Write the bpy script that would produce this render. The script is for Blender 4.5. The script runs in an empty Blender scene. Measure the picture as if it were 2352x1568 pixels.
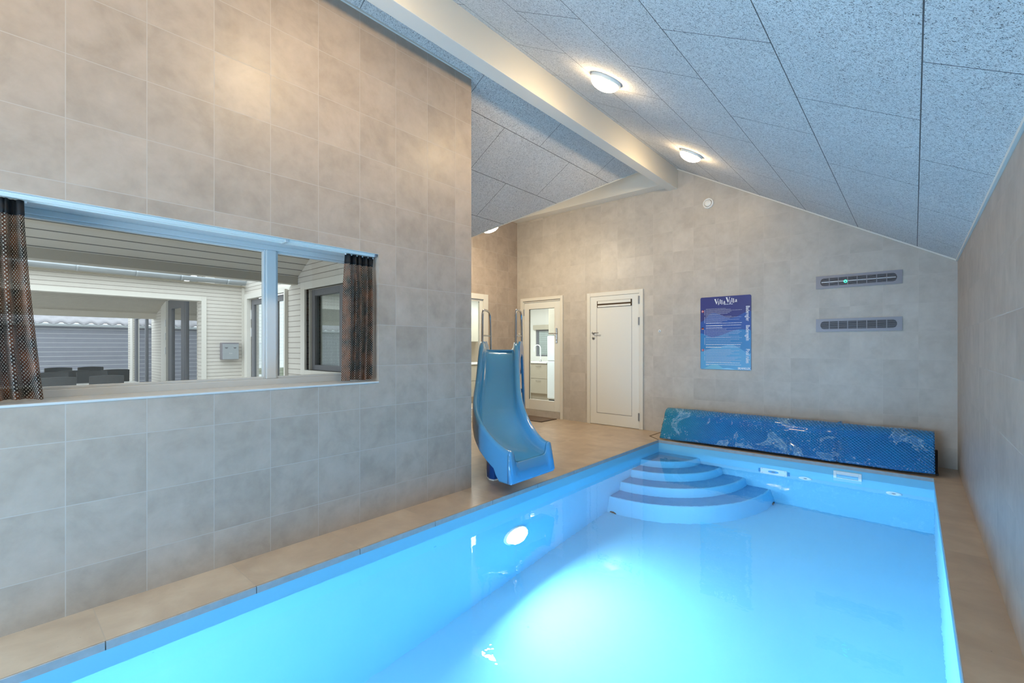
import bpy, bmesh, math, random
from mathutils import Vector, Matrix
R = math.radians
random.seed(7)
scn = bpy.context.scene
col = scn.collection

# ------------------------------------------------------------------ camera, world, big lights, exposure
CAMH = 1.27
cam_d = bpy.data.cameras.new('camera'); cam = bpy.data.objects.new('camera', cam_d); col.objects.link(cam)
cam_d.sensor_width = 36.0; cam_d.lens = 1052.65 / 2352 * 36.0; cam_d.shift_y = 11.5 / 2352
cam_d.clip_start = 0.02; cam_d.clip_end = 300
cam.location = (0, 0, CAMH); cam.rotation_euler = (R(90), 0, R(41.2827))
scn.camera = cam
scn.view_settings.view_transform = 'Standard'; scn.view_settings.look = 'None'
scn.view_settings.exposure = 0.6; scn.view_settings.gamma = 1.0; scn.view_settings.use_curve_mapping = False

w = bpy.data.worlds.new('world'); scn.world = w; w.use_nodes = True
bg = w.node_tree.nodes['Background']; bg.inputs[0].default_value = (0.86, 0.93, 1.0, 1); bg.inputs[1].default_value = 1.9

def area(name, loc, rot, sx, sy, power, color, portal=False, shape='RECTANGLE', spread=180):
    l = bpy.data.lights.new(name, 'AREA'); l.shape = shape; l.size = sx; l.size_y = sy
    l.energy = power; l.color = color; l.spread = R(spread)
    o = bpy.data.objects.new(name, l); o.location = loc; o.rotation_euler = rot; col.objects.link(o)
    if portal: l.cycles.is_portal = True
    return o
LAMP_W = 68.0           # emission strength of the ceiling lamp domes
POOL_W = 58.0          # underwater lamp
WARM = (1.0, 0.72, 0.39)
# cool fill light added at an assumed, unseen window behind the camera
area('cool_fill_near', (-1.85, -1.72, 1.0), (R(90), 0, R(-16)), 1.9, 1.3, 68, (0.42, 0.72, 1.0))
area('underwater_lamp_light', (-2.575, 3.02, -0.75), (0, R(-97), 0), 0.24, 0.24, POOL_W, (0.58, 0.81, 1.0), shape='DISK', spread=165)
area('underwater_fill_near', (-1.25, -0.57, -0.62), (R(90), 0, 0), 0.24, 0.24, POOL_W * .6, (0.58, 0.81, 1.0), shape='DISK')  # second pool lamp, out of view, added as fill

# ------------------------------------------------------------------ node material helpers
def lin(r, g, b):
    f = lambda c: (c / 255 / 12.92) if c / 255 <= 0.04045 else ((c / 255 + 0.055) / 1.055) ** 2.4
    return (f(r), f(g), f(b), 1)
MATS = {}
class NT:
    def __init__(s, name):
        s.m = bpy.data.materials.new(name); s.m.use_nodes = True; s.t = s.m.node_tree; s.n = s.t.nodes; s.l = s.t.links
        s.b = s.n['Principled BSDF']; s.out = s.n['Material Output']; MATS[name] = s.m
    def new(s, typ, **k):
        n = s.n.new(typ)
        for a, v in k.items(): setattr(n, a, v)
        return n
    def put(s, sock, v):
        if isinstance(v, bpy.types.NodeSocket): s.l.new(v, sock)
        else: sock.default_value = v
    def m_(s, op, a, b=0.0, c=None):
        n = s.new('ShaderNodeMath', operation=op); s.put(n.inputs[0], a); s.put(n.inputs[1], b)
        if c is not None: s.put(n.inputs[2], c)
        return n.outputs[0]
    def pos(s):
        g = s.new('ShaderNodeNewGeometry'); x = s.new('ShaderNodeSeparateXYZ'); s.l.new(g.outputs['Position'], x.inputs[0])
        return g.outputs['Position'], x.outputs[0], x.outputs[1], x.outputs[2]
    def noise(s, vec, scale, detail=2, rough=.5, dist=0, dim='3D'):
        n = s.new('ShaderNodeTexNoise'); n.noise_dimensions = dim
        if vec is not None: s.l.new(vec, n.inputs['Vector'])
        n.inputs['Scale'].default_value = scale; n.inputs['Detail'].default_value = detail
        n.inputs['Roughness'].default_value = rough; n.inputs['Distortion'].default_value = dist
        return n.outputs['Fac']
    def ramp(s, fac, stops):
        n = s.new('ShaderNodeValToRGB'); e = n.color_ramp.elements
        while len(e) < len(stops): e.new(0.5)
        for el, (p, c) in zip(e, stops): el.position = p; el.color = c if len(c) == 4 else (*c, 1)
        s.l.new(fac, n.inputs[0]); return n.outputs[0]
    def mix(s, fac, a, b, mode='MIX'):
        n = s.new('ShaderNodeMix', data_type='RGBA', blend_type=mode)
        s.put(n.inputs[0], fac); s.put(n.inputs[6], a); s.put(n.inputs[7], b); return n.outputs[2]
    def comb(s, x, y, z):
        n = s.new('ShaderNodeCombineXYZ'); s.put(n.inputs[0], x); s.put(n.inputs[1], y); s.put(n.inputs[2], z); return n.outputs[0]
    def vadd(s, a, b):
        n = s.new('ShaderNodeVectorMath', operation='ADD'); s.put(n.inputs[0], a); s.put(n.inputs[1], b); return n.outputs[0]
    def bump(s, h, strength=.3, dist=.01):
        n = s.new('ShaderNodeBump'); n.inputs['Strength'].default_value = strength; n.inputs['Distance'].default_value = dist
        s.l.new(h, n.inputs['Height']); s.l.new(n.outputs[0], s.b.inputs['Normal'])
    def joint(s, x, off, pitch, half):
        """1 on the joint, 0 elsewhere; and the cell index"""
        q = s.m_('DIVIDE', s.m_('SUBTRACT', x, off), pitch)
        fl = s.m_('FLOOR', q); fr = s.m_('SUBTRACT', q, fl)
        d = s.m_('MINIMUM', fr, s.m_('SUBTRACT', 1.0, fr))
        return s.m_('LESS_THAN', d, half / pitch), fl
    def rnd(s, a, b):
        n = s.new('ShaderNodeTexWhiteNoise', noise_dimensions='2D'); s.l.new(s.comb(a, b, 0.0), n.inputs['Vector']); return n.outputs['Value'], n.outputs['Color']

def plain(name, rgb, rough=.5, metal=0.0, spec=.5, coat=0.0, noise=0.0, nscale=30, bump=0.0):
    s = NT(name); c = lin(*rgb)
    s.b.inputs['Roughness'].default_value = rough; s.b.inputs['Metallic'].default_value = metal
    s.b.inputs['Specular IOR Level'].default_value = spec; s.b.inputs['Coat Weight'].default_value = coat
    s.b.inputs['Coat Roughness'].default_value = .06
    p, x, y, z = s.pos()
    nz = s.noise(p, nscale, 3)
    dark = tuple(v * (1 - noise) for v in c[:3]) + (1,)
    s.l.new(s.mix(nz, dark, c), s.b.inputs['Base Color'])
    if bump: s.bump(nz, bump, .004)
    return s.m

def tile_mat(name, ax, offs, pitch, base, vary, grout, half=.0018, rough=.42):
    """square wall tiles with a soft cement look; ax picks the horizontal world axis"""
    s = NT(name); p, x, y, z = s.pos(); u = (x, y)[ax]
    j1, a = s.joint(u, offs[0], pitch[0], half); j2, b = s.joint(z, offs[1], pitch[1], half)
    j = s.m_('MAXIMUM', j1, j2); v, c = s.rnd(a, b)
    sc = s.new('ShaderNodeVectorMath', operation='SCALE'); s.l.new(c, sc.inputs[0]); sc.inputs['Scale'].default_value = 9.0
    pv = s.vadd(p, sc.outputs[0])
    n1 = s.noise(pv, 4.2, 6, .62, .4); n2 = s.noise(pv, 13, 4, .6)
    f = s.m_('ADD', s.m_('MULTIPLY', n1, .7), s.m_('MULTIPLY', n2, .3))
    cr = s.ramp(f, [(.30, lin(*[k - vary for k in base])), (.52, lin(*base)), (.72, lin(*[k + vary * .7 for k in base]))])
    br = s.m_('ADD', s.m_('MULTIPLY', v, .10), .95)
    cr = s.mix(1.0, cr, s.comb(br, br, br), 'MULTIPLY')
    s.l.new(s.mix(j, cr, lin(*grout)), s.b.inputs['Base Color'])
    s.l.new(s.m_('ADD', s.m_('MULTIPLY', j, .4), rough), s.b.inputs['Roughness'])
    h = s.m_('SUBTRACT', s.m_('MULTIPLY', n2, .05), j); s.bump(h, .35, .0015)
    return s.m

TP = .3045
tile_mat('tile_y', 1, (.234, 2.954), (TP, TP), (177, 163, 150), 17, (187, 180, 173))
tile_mat('tile_x', 0, (.034, 2.954), (.2985, TP), (192, 186, 178), 15, (198, 192, 185), half=.0014)  # same tile as tile_y; lighter colour paints in a brighter far wall

def floor_mat(name, xj):
    s = NT(name); p, x, y, z = s.pos()
    j, a = s.joint(y, .33, .602, .0022)
    b = a
    if xj:
        j2, b = s.joint(x, -2.92, .2985, .0022); j = s.m_('MAXIMUM', j, j2)
    v, c = s.rnd(a, b)
    sc = s.new('ShaderNodeVectorMath', operation='SCALE'); s.l.new(c, sc.inputs[0]); sc.inputs['Scale'].default_value = 7.0
    pv = s.vadd(p, sc.outputs[0]); n1 = s.noise(pv, 3.6, 5, .6, .3); n2 = s.noise(pv, 28, 3)
    cr = s.ramp(n1, [(.3, lin(172, 152, 132)), (.52, lin(186, 166, 144)), (.72, lin(198, 180, 158))])
    spk = s.m_('GREATER_THAN', s.noise(p, 55, 2, .5), .765)
    cr = s.mix(s.m_('MULTIPLY', spk, .6), cr, lin(90, 80, 72))
    br = s.m_('ADD', s.m_('MULTIPLY', v, .08), .96); cr = s.mix(1.0, cr, s.comb(br, br, br), 'MULTIPLY')
    s.l.new(s.mix(j, cr, lin(176, 160, 142)), s.b.inputs['Base Color'])
    s.b.inputs['Roughness'].default_value = .34
    s.bump(s.m_('SUBTRACT', s.m_('MULTIPLY', n2, .1), j), .3, .0015)
floor_mat('floor_tile', True); floor_mat('deck_tile', False)

def woodwool(name, x0, px, y0, py, shift, axis=0):
    s = NT(name); p, x, y, z = s.pos()
    if axis: x, y = y, x
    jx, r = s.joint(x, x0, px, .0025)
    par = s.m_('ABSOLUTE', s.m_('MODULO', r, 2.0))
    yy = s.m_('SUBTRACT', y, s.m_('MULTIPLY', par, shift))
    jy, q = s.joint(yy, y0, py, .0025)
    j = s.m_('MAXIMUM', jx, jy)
    def strands(sc, seed):
        pv = s.vadd(p, (seed, seed * 2, seed * 3)); n = s.noise(pv, sc, 1.5, .5, 1.2)
        return s.m_('MULTIPLY', s.m_('ABSOLUTE', s.m_('SUBTRACT', n, .5)), 9.0)
    a = s.m_('MINIMUM', strands(80, 1.3), 1.0); b = s.m_('MINIMUM', strands(104, 5.1), 1.0)
    c = s.m_('MINIMUM', strands(124, 9.7), 1.0)
    pore = s.m_('MULTIPLY', s.m_('MULTIPLY', a, b), c)
    big = s.noise(p, 1.7, 3)
    v, cc = s.rnd(r, q)
    col_ = s.ramp(pore, [(0.0, lin(244, 243, 240)), (.30, lin(224, 222, 219)), (.62, lin(166, 165, 163)), (.95, lin(92, 92, 92))])
    col_ = s.mix(s.m_('MULTIPLY', big, .22), col_, lin(150, 150, 152))
    s.l.new(s.mix(j, col_, lin(112, 110, 110)), s.b.inputs['Base Color'])  # groove shade painted into the panel joints as a darker colour
    s.b.inputs['Roughness'].default_value = .95; s.b.inputs['Specular IOR Level'].default_value = .1
    s.bump(s.m_('SUBTRACT', s.m_('MULTIPLY', pore, -1.0), s.m_('MULTIPLY', j, 2.0)), .6, .004)
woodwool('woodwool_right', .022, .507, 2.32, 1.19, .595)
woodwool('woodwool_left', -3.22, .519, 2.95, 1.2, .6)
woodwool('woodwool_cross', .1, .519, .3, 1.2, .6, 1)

plain('white_paint', (226, 224, 216), .42, noise=.03, nscale=6)
plain('white_gloss', (232, 234, 230), .18, noise=.02, nscale=8)
plain('frame_white', (206, 208, 208), .25, noise=.03)
plain('stone_edge', (176, 182, 186), .5, noise=.35, nscale=22)
plain('blue_gelcoat', (76, 154, 208), .12, coat=.8, noise=.06, nscale=5)
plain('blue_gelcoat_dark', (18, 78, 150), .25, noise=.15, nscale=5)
plain('steel', (196, 196, 198), .16, metal=1.0)
plain('steel_brushed', (176, 178, 182), .34, metal=.9, noise=.06)
plain('grey_metal', (140, 138, 146), .4, metal=.3, noise=.05)
plain('vent_dark', (16, 17, 20), .6)
plain('window_grey', (116, 118, 124), .4, noise=.05)
plain('plastic_white', (236, 238, 238), .35)
plain('dark_rubber', (44, 44, 48), .7)
plain('mat_brown', (126, 108, 94), .9, noise=.4, nscale=120, bump=.5)
plain('groove_brown', (98, 76, 50), .8)
plain('cab_beige', (186, 178, 160), .35, noise=.04)
plain('worktop_white', (238, 238, 234), .2)
plain('kitchen_wall', (224, 222, 214), .7)
plain('splash', (176, 158, 136), .4, noise=.1)
plain('fridge_white', (232, 240, 242), .2)
plain('wicker', (84, 86, 88), .7, noise=.55, nscale=160, bump=.8)
plain('zinc', (188, 196, 202), .3, metal=.35, noise=.15, nscale=9)
plain('roof_tile', (150, 150, 156), .35, noise=.1)
plain('paving', (184, 180, 172), .8, noise=.2)
plain('orange', (206, 120, 40), .6); plain('leaf', (92, 108, 60), .6); plain('brass', (70, 56, 40), .4, metal=.5)
plain('grass', (108, 122, 84), .9, noise=.4, nscale=12)
for nm, c in (('sign_navy', (62, 68, 132)), ('sign_blue2', (52, 92, 172)), ('sign_blue3', (62, 138, 200)), ('sign_blue4', (100, 172, 222)),
              ('sign_blue5', (126, 196, 228)), ('sign_blue6', (150, 214, 248)), ('sign_text', (196, 204, 226)), ('sign_white', (240, 243, 250)), ('sign_red', (190, 60, 60)),
              ('sign_black', (40, 36, 44)), ('sign_gold', (216, 180, 150))):
    plain(nm, c, .3)

def siding(name, base, gap, pitch, ax='z', off=0.0, half=.004):
    s = NT(name); p, x, y, z = s.pos(); u = {'x': x, 'y': y, 'z': z}[ax]
    j, a = s.joint(u, off, pitch, half); nz = s.noise(p, 6, 3)
    v, c = s.rnd(a, 0.0); br = s.m_('ADD', s.m_('MULTIPLY', v, .07), .95)
    cr = s.mix(nz, lin(*[k - 10 for k in base]), lin(*base)); cr = s.mix(1.0, cr, s.comb(br, br, br), 'MULTIPLY')
    s.l.new(s.mix(j, cr, lin(*gap)), s.b.inputs['Base Color']); s.b.inputs['Roughness'].default_value = .6
    s.bump(s.m_('MULTIPLY', j, -1.0), .6, .006)
siding('siding_cream', (222, 218, 210), (140, 134, 124), .066, half=.0035)
siding('siding_grey', (140, 144, 156), (182, 186, 192), .125, half=.007)
siding('soffit_boards', (222, 216, 204), (96, 90, 80), .098, 'x', half=.005)

# pool liner, water, glass, lamps
s = NT('pool_liner'); p, x, y, z = s.pos()
spk = s.m_('GREATER_THAN', s.noise(p, 9, 2, .4), .79)
s.l.new(s.mix(s.m_('MULTIPLY', spk, .35), s.mix(s.noise(p, 1.3, 3), lin(122, 196, 228), lin(132, 204, 234)), lin(60, 130, 160)), s.b.inputs['Base Color'])
s.b.inputs['Roughness'].default_value = .6
s = NT('pool_tread'); p, x, y, z = s.pos()
s.l.new(s.mix(s.noise(p, 9, 4, .6), lin(74, 150, 200), lin(104, 172, 214)), s.b.inputs['Base Color']); s.b.inputs['Roughness'].default_value = .5
s = NT('water'); s.b.inputs['Base Color'].default_value = (.93, .99, 1, 1); s.b.inputs['Transmission Weight'].default_value = 1.0
s.b.inputs['IOR'].default_value = 1.33; s.b.inputs['Roughness'].default_value = 0.0
p, x, y, z = s.pos(); s.bump(s.noise(p, 16, 2, .5), .05, .01)

def glass(name, tint, refl_boost=1.0):
    s = NT(name); t = s.new('ShaderNodeBsdfTransparent'); t.inputs[0].default_value = tint
    g = s.new('ShaderNodeBsdfGlossy'); g.inputs['Roughness'].default_value = .02
    f = s.new('ShaderNodeLayerWeight'); f.inputs[0].default_value = .5; fr = s.m_('ADD', .04, s.m_('MULTIPLY', .9, s.m_('POWER', f.outputs['Facing'], 5.0)))
    mx = s.new('ShaderNodeMixShader'); s.l.new(s.m_('MULTIPLY', fr, refl_boost), mx.inputs[0])
    s.l.new(t.outputs[0], mx.inputs[1]); s.l.new(g.outputs[0], mx.inputs[2]); s.l.new(mx.outputs[0], s.out.inputs[0])
glass('glass', (.95, .97, .96, 1)); glass('glass_out', (.86, .9, .9, 1), 3.0)

def emis(name, color, strength, rgb=(240, 236, 224)):
    s = NT(name); s.b.inputs['Base Color'].default_value = lin(*rgb)
    s.b.inputs['Emission Color'].default_value = (*color, 1); s.b.inputs['Emission Strength'].default_value = strength
    s.b.inputs['Roughness'].default_value = .3
emis('lamp_dome', WARM, LAMP_W); emis('led_green', (.05, 1, .45), 1.6, (60, 220, 150)); emis('pool_lens', (.85, .97, 1), 14)
emis('lamp_dome_alcove', (1.0, .84, .60), 165)

# pool cover: blue bubble foil with pale lime stains
s = NT('bubble_cover'); p, x, y, z = s.pos()
jx, a = s.joint(x, 0, .0165, .0045); jz, b = s.joint(z, 0, .0165, .0045)
fx = s.m_('SINE', s.m_('MULTIPLY', x, 2 * math.pi / .034)); fz = s.m_('SINE', s.m_('MULTIPLY', z, 2 * math.pi / .026))
bub = s.m_('MULTIPLY', fx, fz)
n1 = s.noise(p, 3.2, 6, .62, .8); n2 = s.noise(p, 14, 5, .7, .5)
ridge = s.m_('ABSOLUTE', s.m_('SUBTRACT', n1, .55))
st = s.m_('MULTIPLY', s.m_('GREATER_THAN', n1, .575), s.m_('MULTIPLY', n2, .75))
edge = s.m_('MULTIPLY', s.m_('LESS_THAN', s.m_('ABSOLUTE', s.m_('SUBTRACT', n1, .60)), .008), .8)
spk = s.m_('GREATER_THAN', s.noise(p, 62, 3, .65), .62)
msk = s.m_('GREATER_THAN', s.noise(p, 2.3, 2), .47)
st = s.m_('MAXIMUM', s.m_('MAXIMUM', s.m_('MULTIPLY', st, .6), edge), s.m_('MULTIPLY', s.m_('MULTIPLY', spk, msk), .75))
nb = s.noise(p, 5, 4)
blue = s.mix(nb, lin(0, 98, 172), lin(0, 136, 208))
tl = s.new('ShaderNodeMapRange'); s.l.new(x, tl.inputs[0]); tl.inputs[1].default_value = -1.9; tl.inputs[2].default_value = -2.65
blue = s.mix(s.m_('MULTIPLY', tl.outputs[0], .85), blue, lin(0, 134, 158))
s.l.new(s.mix(st, blue, lin(150, 196, 226)), s.b.inputs['Base Color'])
s.b.inputs['Roughness'].default_value = .16; s.b.inputs['Coat Weight'].default_value = .5; s.bump(bub, 1.0, .006)

# curtain cloth: coarse lattice print, thin and partly see-through
def curtain_mat():
    s = NT('curtain_cloth'); uvn = s.new('ShaderNodeUVMap'); sep = s.new('ShaderNodeSeparateXYZ'); s.l.new(uvn.outputs[0], sep.inputs[0])
    U, V = sep.outputs[0], sep.outputs[1]
    P = .017
    d1 = s.m_('ADD', U, V); d2 = s.m_('SUBTRACT', U, V)
    f1 = s.m_('ABSOLUTE', s.m_('SINE', s.m_('MULTIPLY', d1, math.pi / P))); f2 = s.m_('ABSOLUTE', s.m_('SINE', s.m_('MULTIPLY', d2, math.pi / P)))
    dot = s.m_('GREATER_THAN', s.m_('MULTIPLY', f1, f2), s.m_('ADD', .42, s.m_('MULTIPLY', s.noise(s.pos()[0], 40, 3), .42)))
    p, x, y, z = s.pos()
    base = s.mix(s.ramp(s.noise(p, 11, 3), [(.38, (0, 0, 0)), (.68, (1, 1, 1))]), lin(20, 14, 13), lin(128, 72, 40))
    c = s.mix(dot, base, lin(206, 198, 184))
    s.l.new(c, s.b.inputs['Base Color']); s.b.inputs['Roughness'].default_value = .7
    tr = s.new('ShaderNodeBsdfTransparent'); tr.inputs[0].default_value = (.8, .78, .74, 1)
    tl_ = s.new('ShaderNodeBsdfTranslucent'); s.l.new(c, tl_.inputs[0])
    m1 = s.new('ShaderNodeMixShader'); m1.inputs[0].default_value = .45; s.l.new(s.b.outputs[0], m1.inputs[1]); s.l.new(tl_.outputs[0], m1.inputs[2])
    m2 = s.new('ShaderNodeMixShader'); s.l.new(s.m_('ADD', .06, s.m_('MULTIPLY', dot, .30)), m2.inputs[0]); s.l.new(m1.outputs[0], m2.inputs[1]); s.l.new(tr.outputs[0], m2.inputs[2])
    s.l.new(m2.outputs[0], s.out.inputs[0])
curtain_mat(); plain('curtain_tape', (22, 20, 22), .8, noise=.4, nscale=60)

# ------------------------------------------------------------------ mesh helpers
ORG = {}
class MB:
    def __init__(s): s.v = []; s.f = []; s.mi = []; s.cur = 0
    def add(s, vs, fs):
        o = len(s.v); s.v += [Vector(p) for p in vs]
        for f in fs: s.f.append(tuple(i + o for i in f)); s.mi.append(s.cur)
        return s
    def box(s, x0, x1, y0, y1, z0, z1):
        x0, x1 = sorted((x0, x1)); y0, y1 = sorted((y0, y1)); z0, z1 = sorted((z0, z1))
        return s.add([(x0, y0, z0), (x1, y0, z0), (x1, y1, z0), (x0, y1, z0), (x0, y0, z1), (x1, y0, z1), (x1, y1, z1), (x0, y1, z1)],
                     [(3, 2, 1, 0), (4, 5, 6, 7), (0, 1, 5, 4), (1, 2, 6, 5), (2, 3, 7, 6), (3, 0, 4, 7)])
    def prism(s, poly, off):
        """planar polygon (list of 3d points) extruded by off"""
        n = len(poly); off = Vector(off)
        vs = [Vector(p) for p in poly] + [Vector(p) + off for p in poly]
        return s.add(vs, [tuple(range(n - 1, -1, -1)), tuple(range(n, 2 * n))] + [(i, (i + 1) % n, (i + 1) % n + n, i + n) for i in range(n)])
    def grid(s, rows, closed=False):
        m = len(rows[0]); vs = [p for r in rows for p in r]; fs = []
        for i in range(len(rows) - 1):
            for j in range(m if closed else m - 1):
                k = (j + 1) % m; fs.append((i * m + j, i * m + k, (i + 1) * m + k, (i + 1) * m + j))
        return s.add(vs, fs)
    def tube(s, pts, r, n=12, cap=True, closed=False):
        pts = [Vector(p) for p in pts]; rows = []; up = None
        for i, p in enumerate(pts):
            a = pts[i - 1] if (i or closed) else pts[0]; b = pts[(i + 1) % len(pts)] if (i < len(pts) - 1 or closed) else pts[-1]
            t = (b - a).normalized()
            if up is None: up = t.orthogonal().normalized()
            up = (up - t * up.dot(t)).normalized(); q = t.cross(up)
            rr = r[i] if isinstance(r, (list, tuple)) else r
            rows.append([p + (up * math.cos(2 * math.pi * k / n) + q * math.sin(2 * math.pi * k / n)) * rr for k in range(n)])
        if closed: rows.append(rows[0])
        o = len(s.v); s.grid(rows, True)
        if cap and not closed: s.add(rows[0], [tuple(range(n))]); s.add(rows[-1], [tuple(range(n - 1, -1, -1))])
        return s
    def lathe(s, prof, c, axis=(0, 0, 1), n=40):
        """prof: list of (radius, height) along axis from c"""
        ax = Vector(axis).normalized(); u = ax.orthogonal().normalized(); q = ax.cross(u); c = Vector(c)
        rows = [[c + ax * h + (u * math.cos(2 * math.pi * k / n) + q * math.sin(2 * math.pi * k / n)) * max(r, 1e-5) for k in range(n)] for r, h in prof]
        return s.grid(rows, True)
    def build(s, name, mat, parent=None, smooth=False, bevel=0, kind=None, seg=2, uv=None, sub=0, thick=0):
        me = bpy.data.meshes.new(name)
        if parent is None:
            xs = [p.x for p in s.v]; ys = [p.y for p in s.v]; zs = [p.z for p in s.v]
            org = Vector(((min(xs) + max(xs)) / 2, (min(ys) + max(ys)) / 2, min(zs)))
        else: org = ORG[parent.name]
        me.from_pydata([p - org for p in s.v], [], s.f)
        mats = mat if isinstance(mat, (list, tuple)) else [mat]
        for m in mats: me.materials.append(MATS[m])
        for pl, i in zip(me.polygons, s.mi): pl.material_index = i; pl.use_smooth = smooth
        if uv:
            ul = me.uv_layers.new(name='UVMap')
            for lp in me.loops: ul.data[lp.index].uv = uv[lp.vertex_index]
        bm = bmesh.new(); bm.from_mesh(me)
        bmesh.ops.recalc_face_normals(bm, faces=bm.faces); bm.to_mesh(me); bm.free()
        ob = bpy.data.objects.new(name, me); col.objects.link(ob)
        if parent is None: ob.location = org
        else: ob.parent = parent
        ORG[ob.name] = org
        if thick:
            md = ob.modifiers.new('solid', 'SOLIDIFY'); md.thickness = thick; md.offset = 0
        if bevel:
            md = ob.modifiers.new('bevel', 'BEVEL'); md.width = bevel; md.segments = seg; md.limit_method = 'ANGLE'; md.angle_limit = R(40)
        if sub:
            md = ob.modifiers.new('sub', 'SUBSURF'); md.levels = sub; md.render_levels = sub
        if kind: ob['kind'] = kind
        return ob
def ringx(m, x0, x1, y0, y1, z0, z1, l, r, b, t):
    m.box(x0, x0 + l, y0, y1, z0, z1); m.box(x1 - r, x1, y0, y1, z0, z1); m.box(x0 + l, x1 - r, y0, y1, z0, z0 + b); m.box(x0 + l, x1 - r, y0, y1, z1 - t, z1); return m
def ringy(m, x0, x1, y0, y1, z0, z1, l, r, b, t):
    m.box(x0, x1, y0, y0 + l, z0, z1); m.box(x0, x1, y1 - r, y1, z0, z1); m.box(x0, x1, y0 + l, y1 - r, z0, z0 + b); m.box(x0, x1, y0 + l, y1 - r, z1 - t, z1); return m
def B(*a): return MB().box(*a)
def tag(o, label, cat, group=None):
    o['label'] = label; o['category'] = cat
    if group: o['group'] = group
    return o
def thing(name, label, cat, loc, group=None):
    o = bpy.data.objects.new(name, None); o.empty_display_size = .1; col.objects.link(o); o.location = loc
    ORG[o.name] = Vector(loc); return tag(o, label, cat, group)
def sroot(name, loc):
    o = bpy.data.objects.new(name, None); o.empty_display_size = .1; col.objects.link(o); o.location = loc
    ORG[o.name] = Vector(loc); o['kind'] = 'structure'; return o
def text(name, body, size, loc, rot, mat, parent, align='LEFT', extrude=.0006, offset=0.0, sx=1.0):
    c = bpy.data.curves.new(name, 'FONT'); c.body = body; c.size = size; c.align_x = align; c.extrude = extrude; c.offset = offset
    o = bpy.data.objects.new(name, c); col.objects.link(o); c.materials.append(MATS[mat])
    o.parent = parent; o.location = Vector(loc) - ORG[parent.name]; o.rotation_euler = rot; o.scale = (sx, 1, 1)
    bpy.context.view_layer.update()
    me = bpy.data.meshes.new_from_object(o.evaluated_get(bpy.context.evaluated_depsgraph_get())); me.name = name
    n = bpy.data.objects.new(name, me); n.parent = parent; n.location = o.location; n.rotation_euler = rot; n.scale = o.scale
    bpy.data.objects.remove(o); bpy.data.curves.remove(c); col.objects.link(n); n.name = name
    ORG[n.name] = ORG[parent.name]; return n
def copy_tree(src, delta, label=None):
    def cp(o, par):
        c = o.copy(); col.objects.link(c)
        if par: c.parent = par
        for ch in [k for k in bpy.data.objects if k.parent == o]: cp(ch, c)
        return c
    r = cp(src, None); r.location = Vector(src.location) + Vector(delta)
    if label: r['label'] = label
    return r

# ------------------------------------------------------------------ room dimensions
XL, XR, YF = -3.0, .335, 6.58        # left wall, right wall, far wall
YE = 2.861                           # end of the left wall, where the alcove opens
XA = -5.646                          # alcove side wall
YN = -1.8                            # near wall behind the camera
PX0, PX1, PY0, PY1 = -2.625, .143, -.6, 6.0      # pool opening
WZ = -.115; PB = -1.465
RX, RZ, M = -2.65, 3.885, .577
zr = lambda x: RZ - M * (x - RX)     # right slope
zl = lambda x: RZ + M * (x - RX)     # left slope
YR = 6.285
zc = lambda y: RZ - M * (YR - y)     # cross slope

# floor
m = MB(); t = .0355
m.cur = 1; m.box(XL, PX0, YN, YE, -t, 0)                       # left strip
m.box(PX1, XR, YN, YF, -t, 0)                                  # right strip
m.box(PX0, PX1, YN, PY0, -t, 0); m.box(PX0, PX1, PY1, YF, -t, 0)
m.cur = 0; m.box(XA, PX0, YE, YF, -t, 0)
m.build('floor', ['floor_tile', 'deck_tile'], kind='structure')
# stone edge under the tiles around the pool, with its joints
m = MB()
def edge_run(a, b, fixed, along):
    k = a
    while k < b - 1e-6:
        e = min(b, k + .602)
        if along == 'y': m.box(fixed - .011, fixed - .002, k + .002, e - .002, -.036, -.0005) if fixed < -1 else m.box(fixed, fixed + .012, k + .002, e - .002, -.036, -.0005)
        else: m.box(k + .002, e - .002, fixed, fixed + .012, -.036, -.0005)
        k = e
edge_run(-.274, PY1, PX0 + .0135, 'y'); edge_run(-.274, PY1, PX1 - .003, 'y'); edge_run(PX0, PX1, PY1 - .003, 'x')
m.build('trim_4', 'stone_edge', kind='structure')
# brown expansion joints at the far left pool corner
m = MB()
m.prism([(-2.625, 6.0, .0005), (-2.611, 6.012, .0005), (-2.811, 6.185, .0005), (-2.832, 6.175, .0005)], (0, 0, .0008))
m.box(-2.832, -2.812, 6.178, 6.575, .0005, .0013)
m.build('trim_5', 'groove_brown', kind='structure')

def slabs(xs, f_top, holes, x0, x1):
    """split positions for a wall with rectangular holes: yields (a, b, zlo, zhi or None=top)"""
    cuts = sorted(set([x0, x1] + [c for h in holes for c in (h[0], h[1])] + [c for c in xs if x0 < c < x1]))
    for a, b in zip(cuts, cuts[1:]):
        z = 0.0; mid = (a + b) / 2
        for h in sorted([h for h in holes if h[0] < mid < h[1]], key=lambda h: h[2]):
            if h[2] > z: yield a, b, z, h[2]
            z = h[3]
        yield a, b, z, None
def wall(name, mat, axis, c0, c1, x0, x1, f_top, holes=(), xs=(), zb=0.0, kind='structure', parent=None):
    m = MB()
    for a, b, za, zt in slabs(xs, f_top, holes, x0, x1):
        if za == 0.0: za = zb
        ta, tb = (zt, zt) if zt is not None else (f_top(a + 1e-6), f_top(b - 1e-6))
        P = [(a, za), (b, za), (b, tb), (a, ta)]
        if axis == 'x': m.prism([(u, c0, z) for u, z in P], (0, c1 - c0, 0))
        else: m.prism([(c0, u, z) for u, z in P], (c1 - c0, 0, 0))
    return m.build(name, mat, kind=kind, parent=parent)

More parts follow.
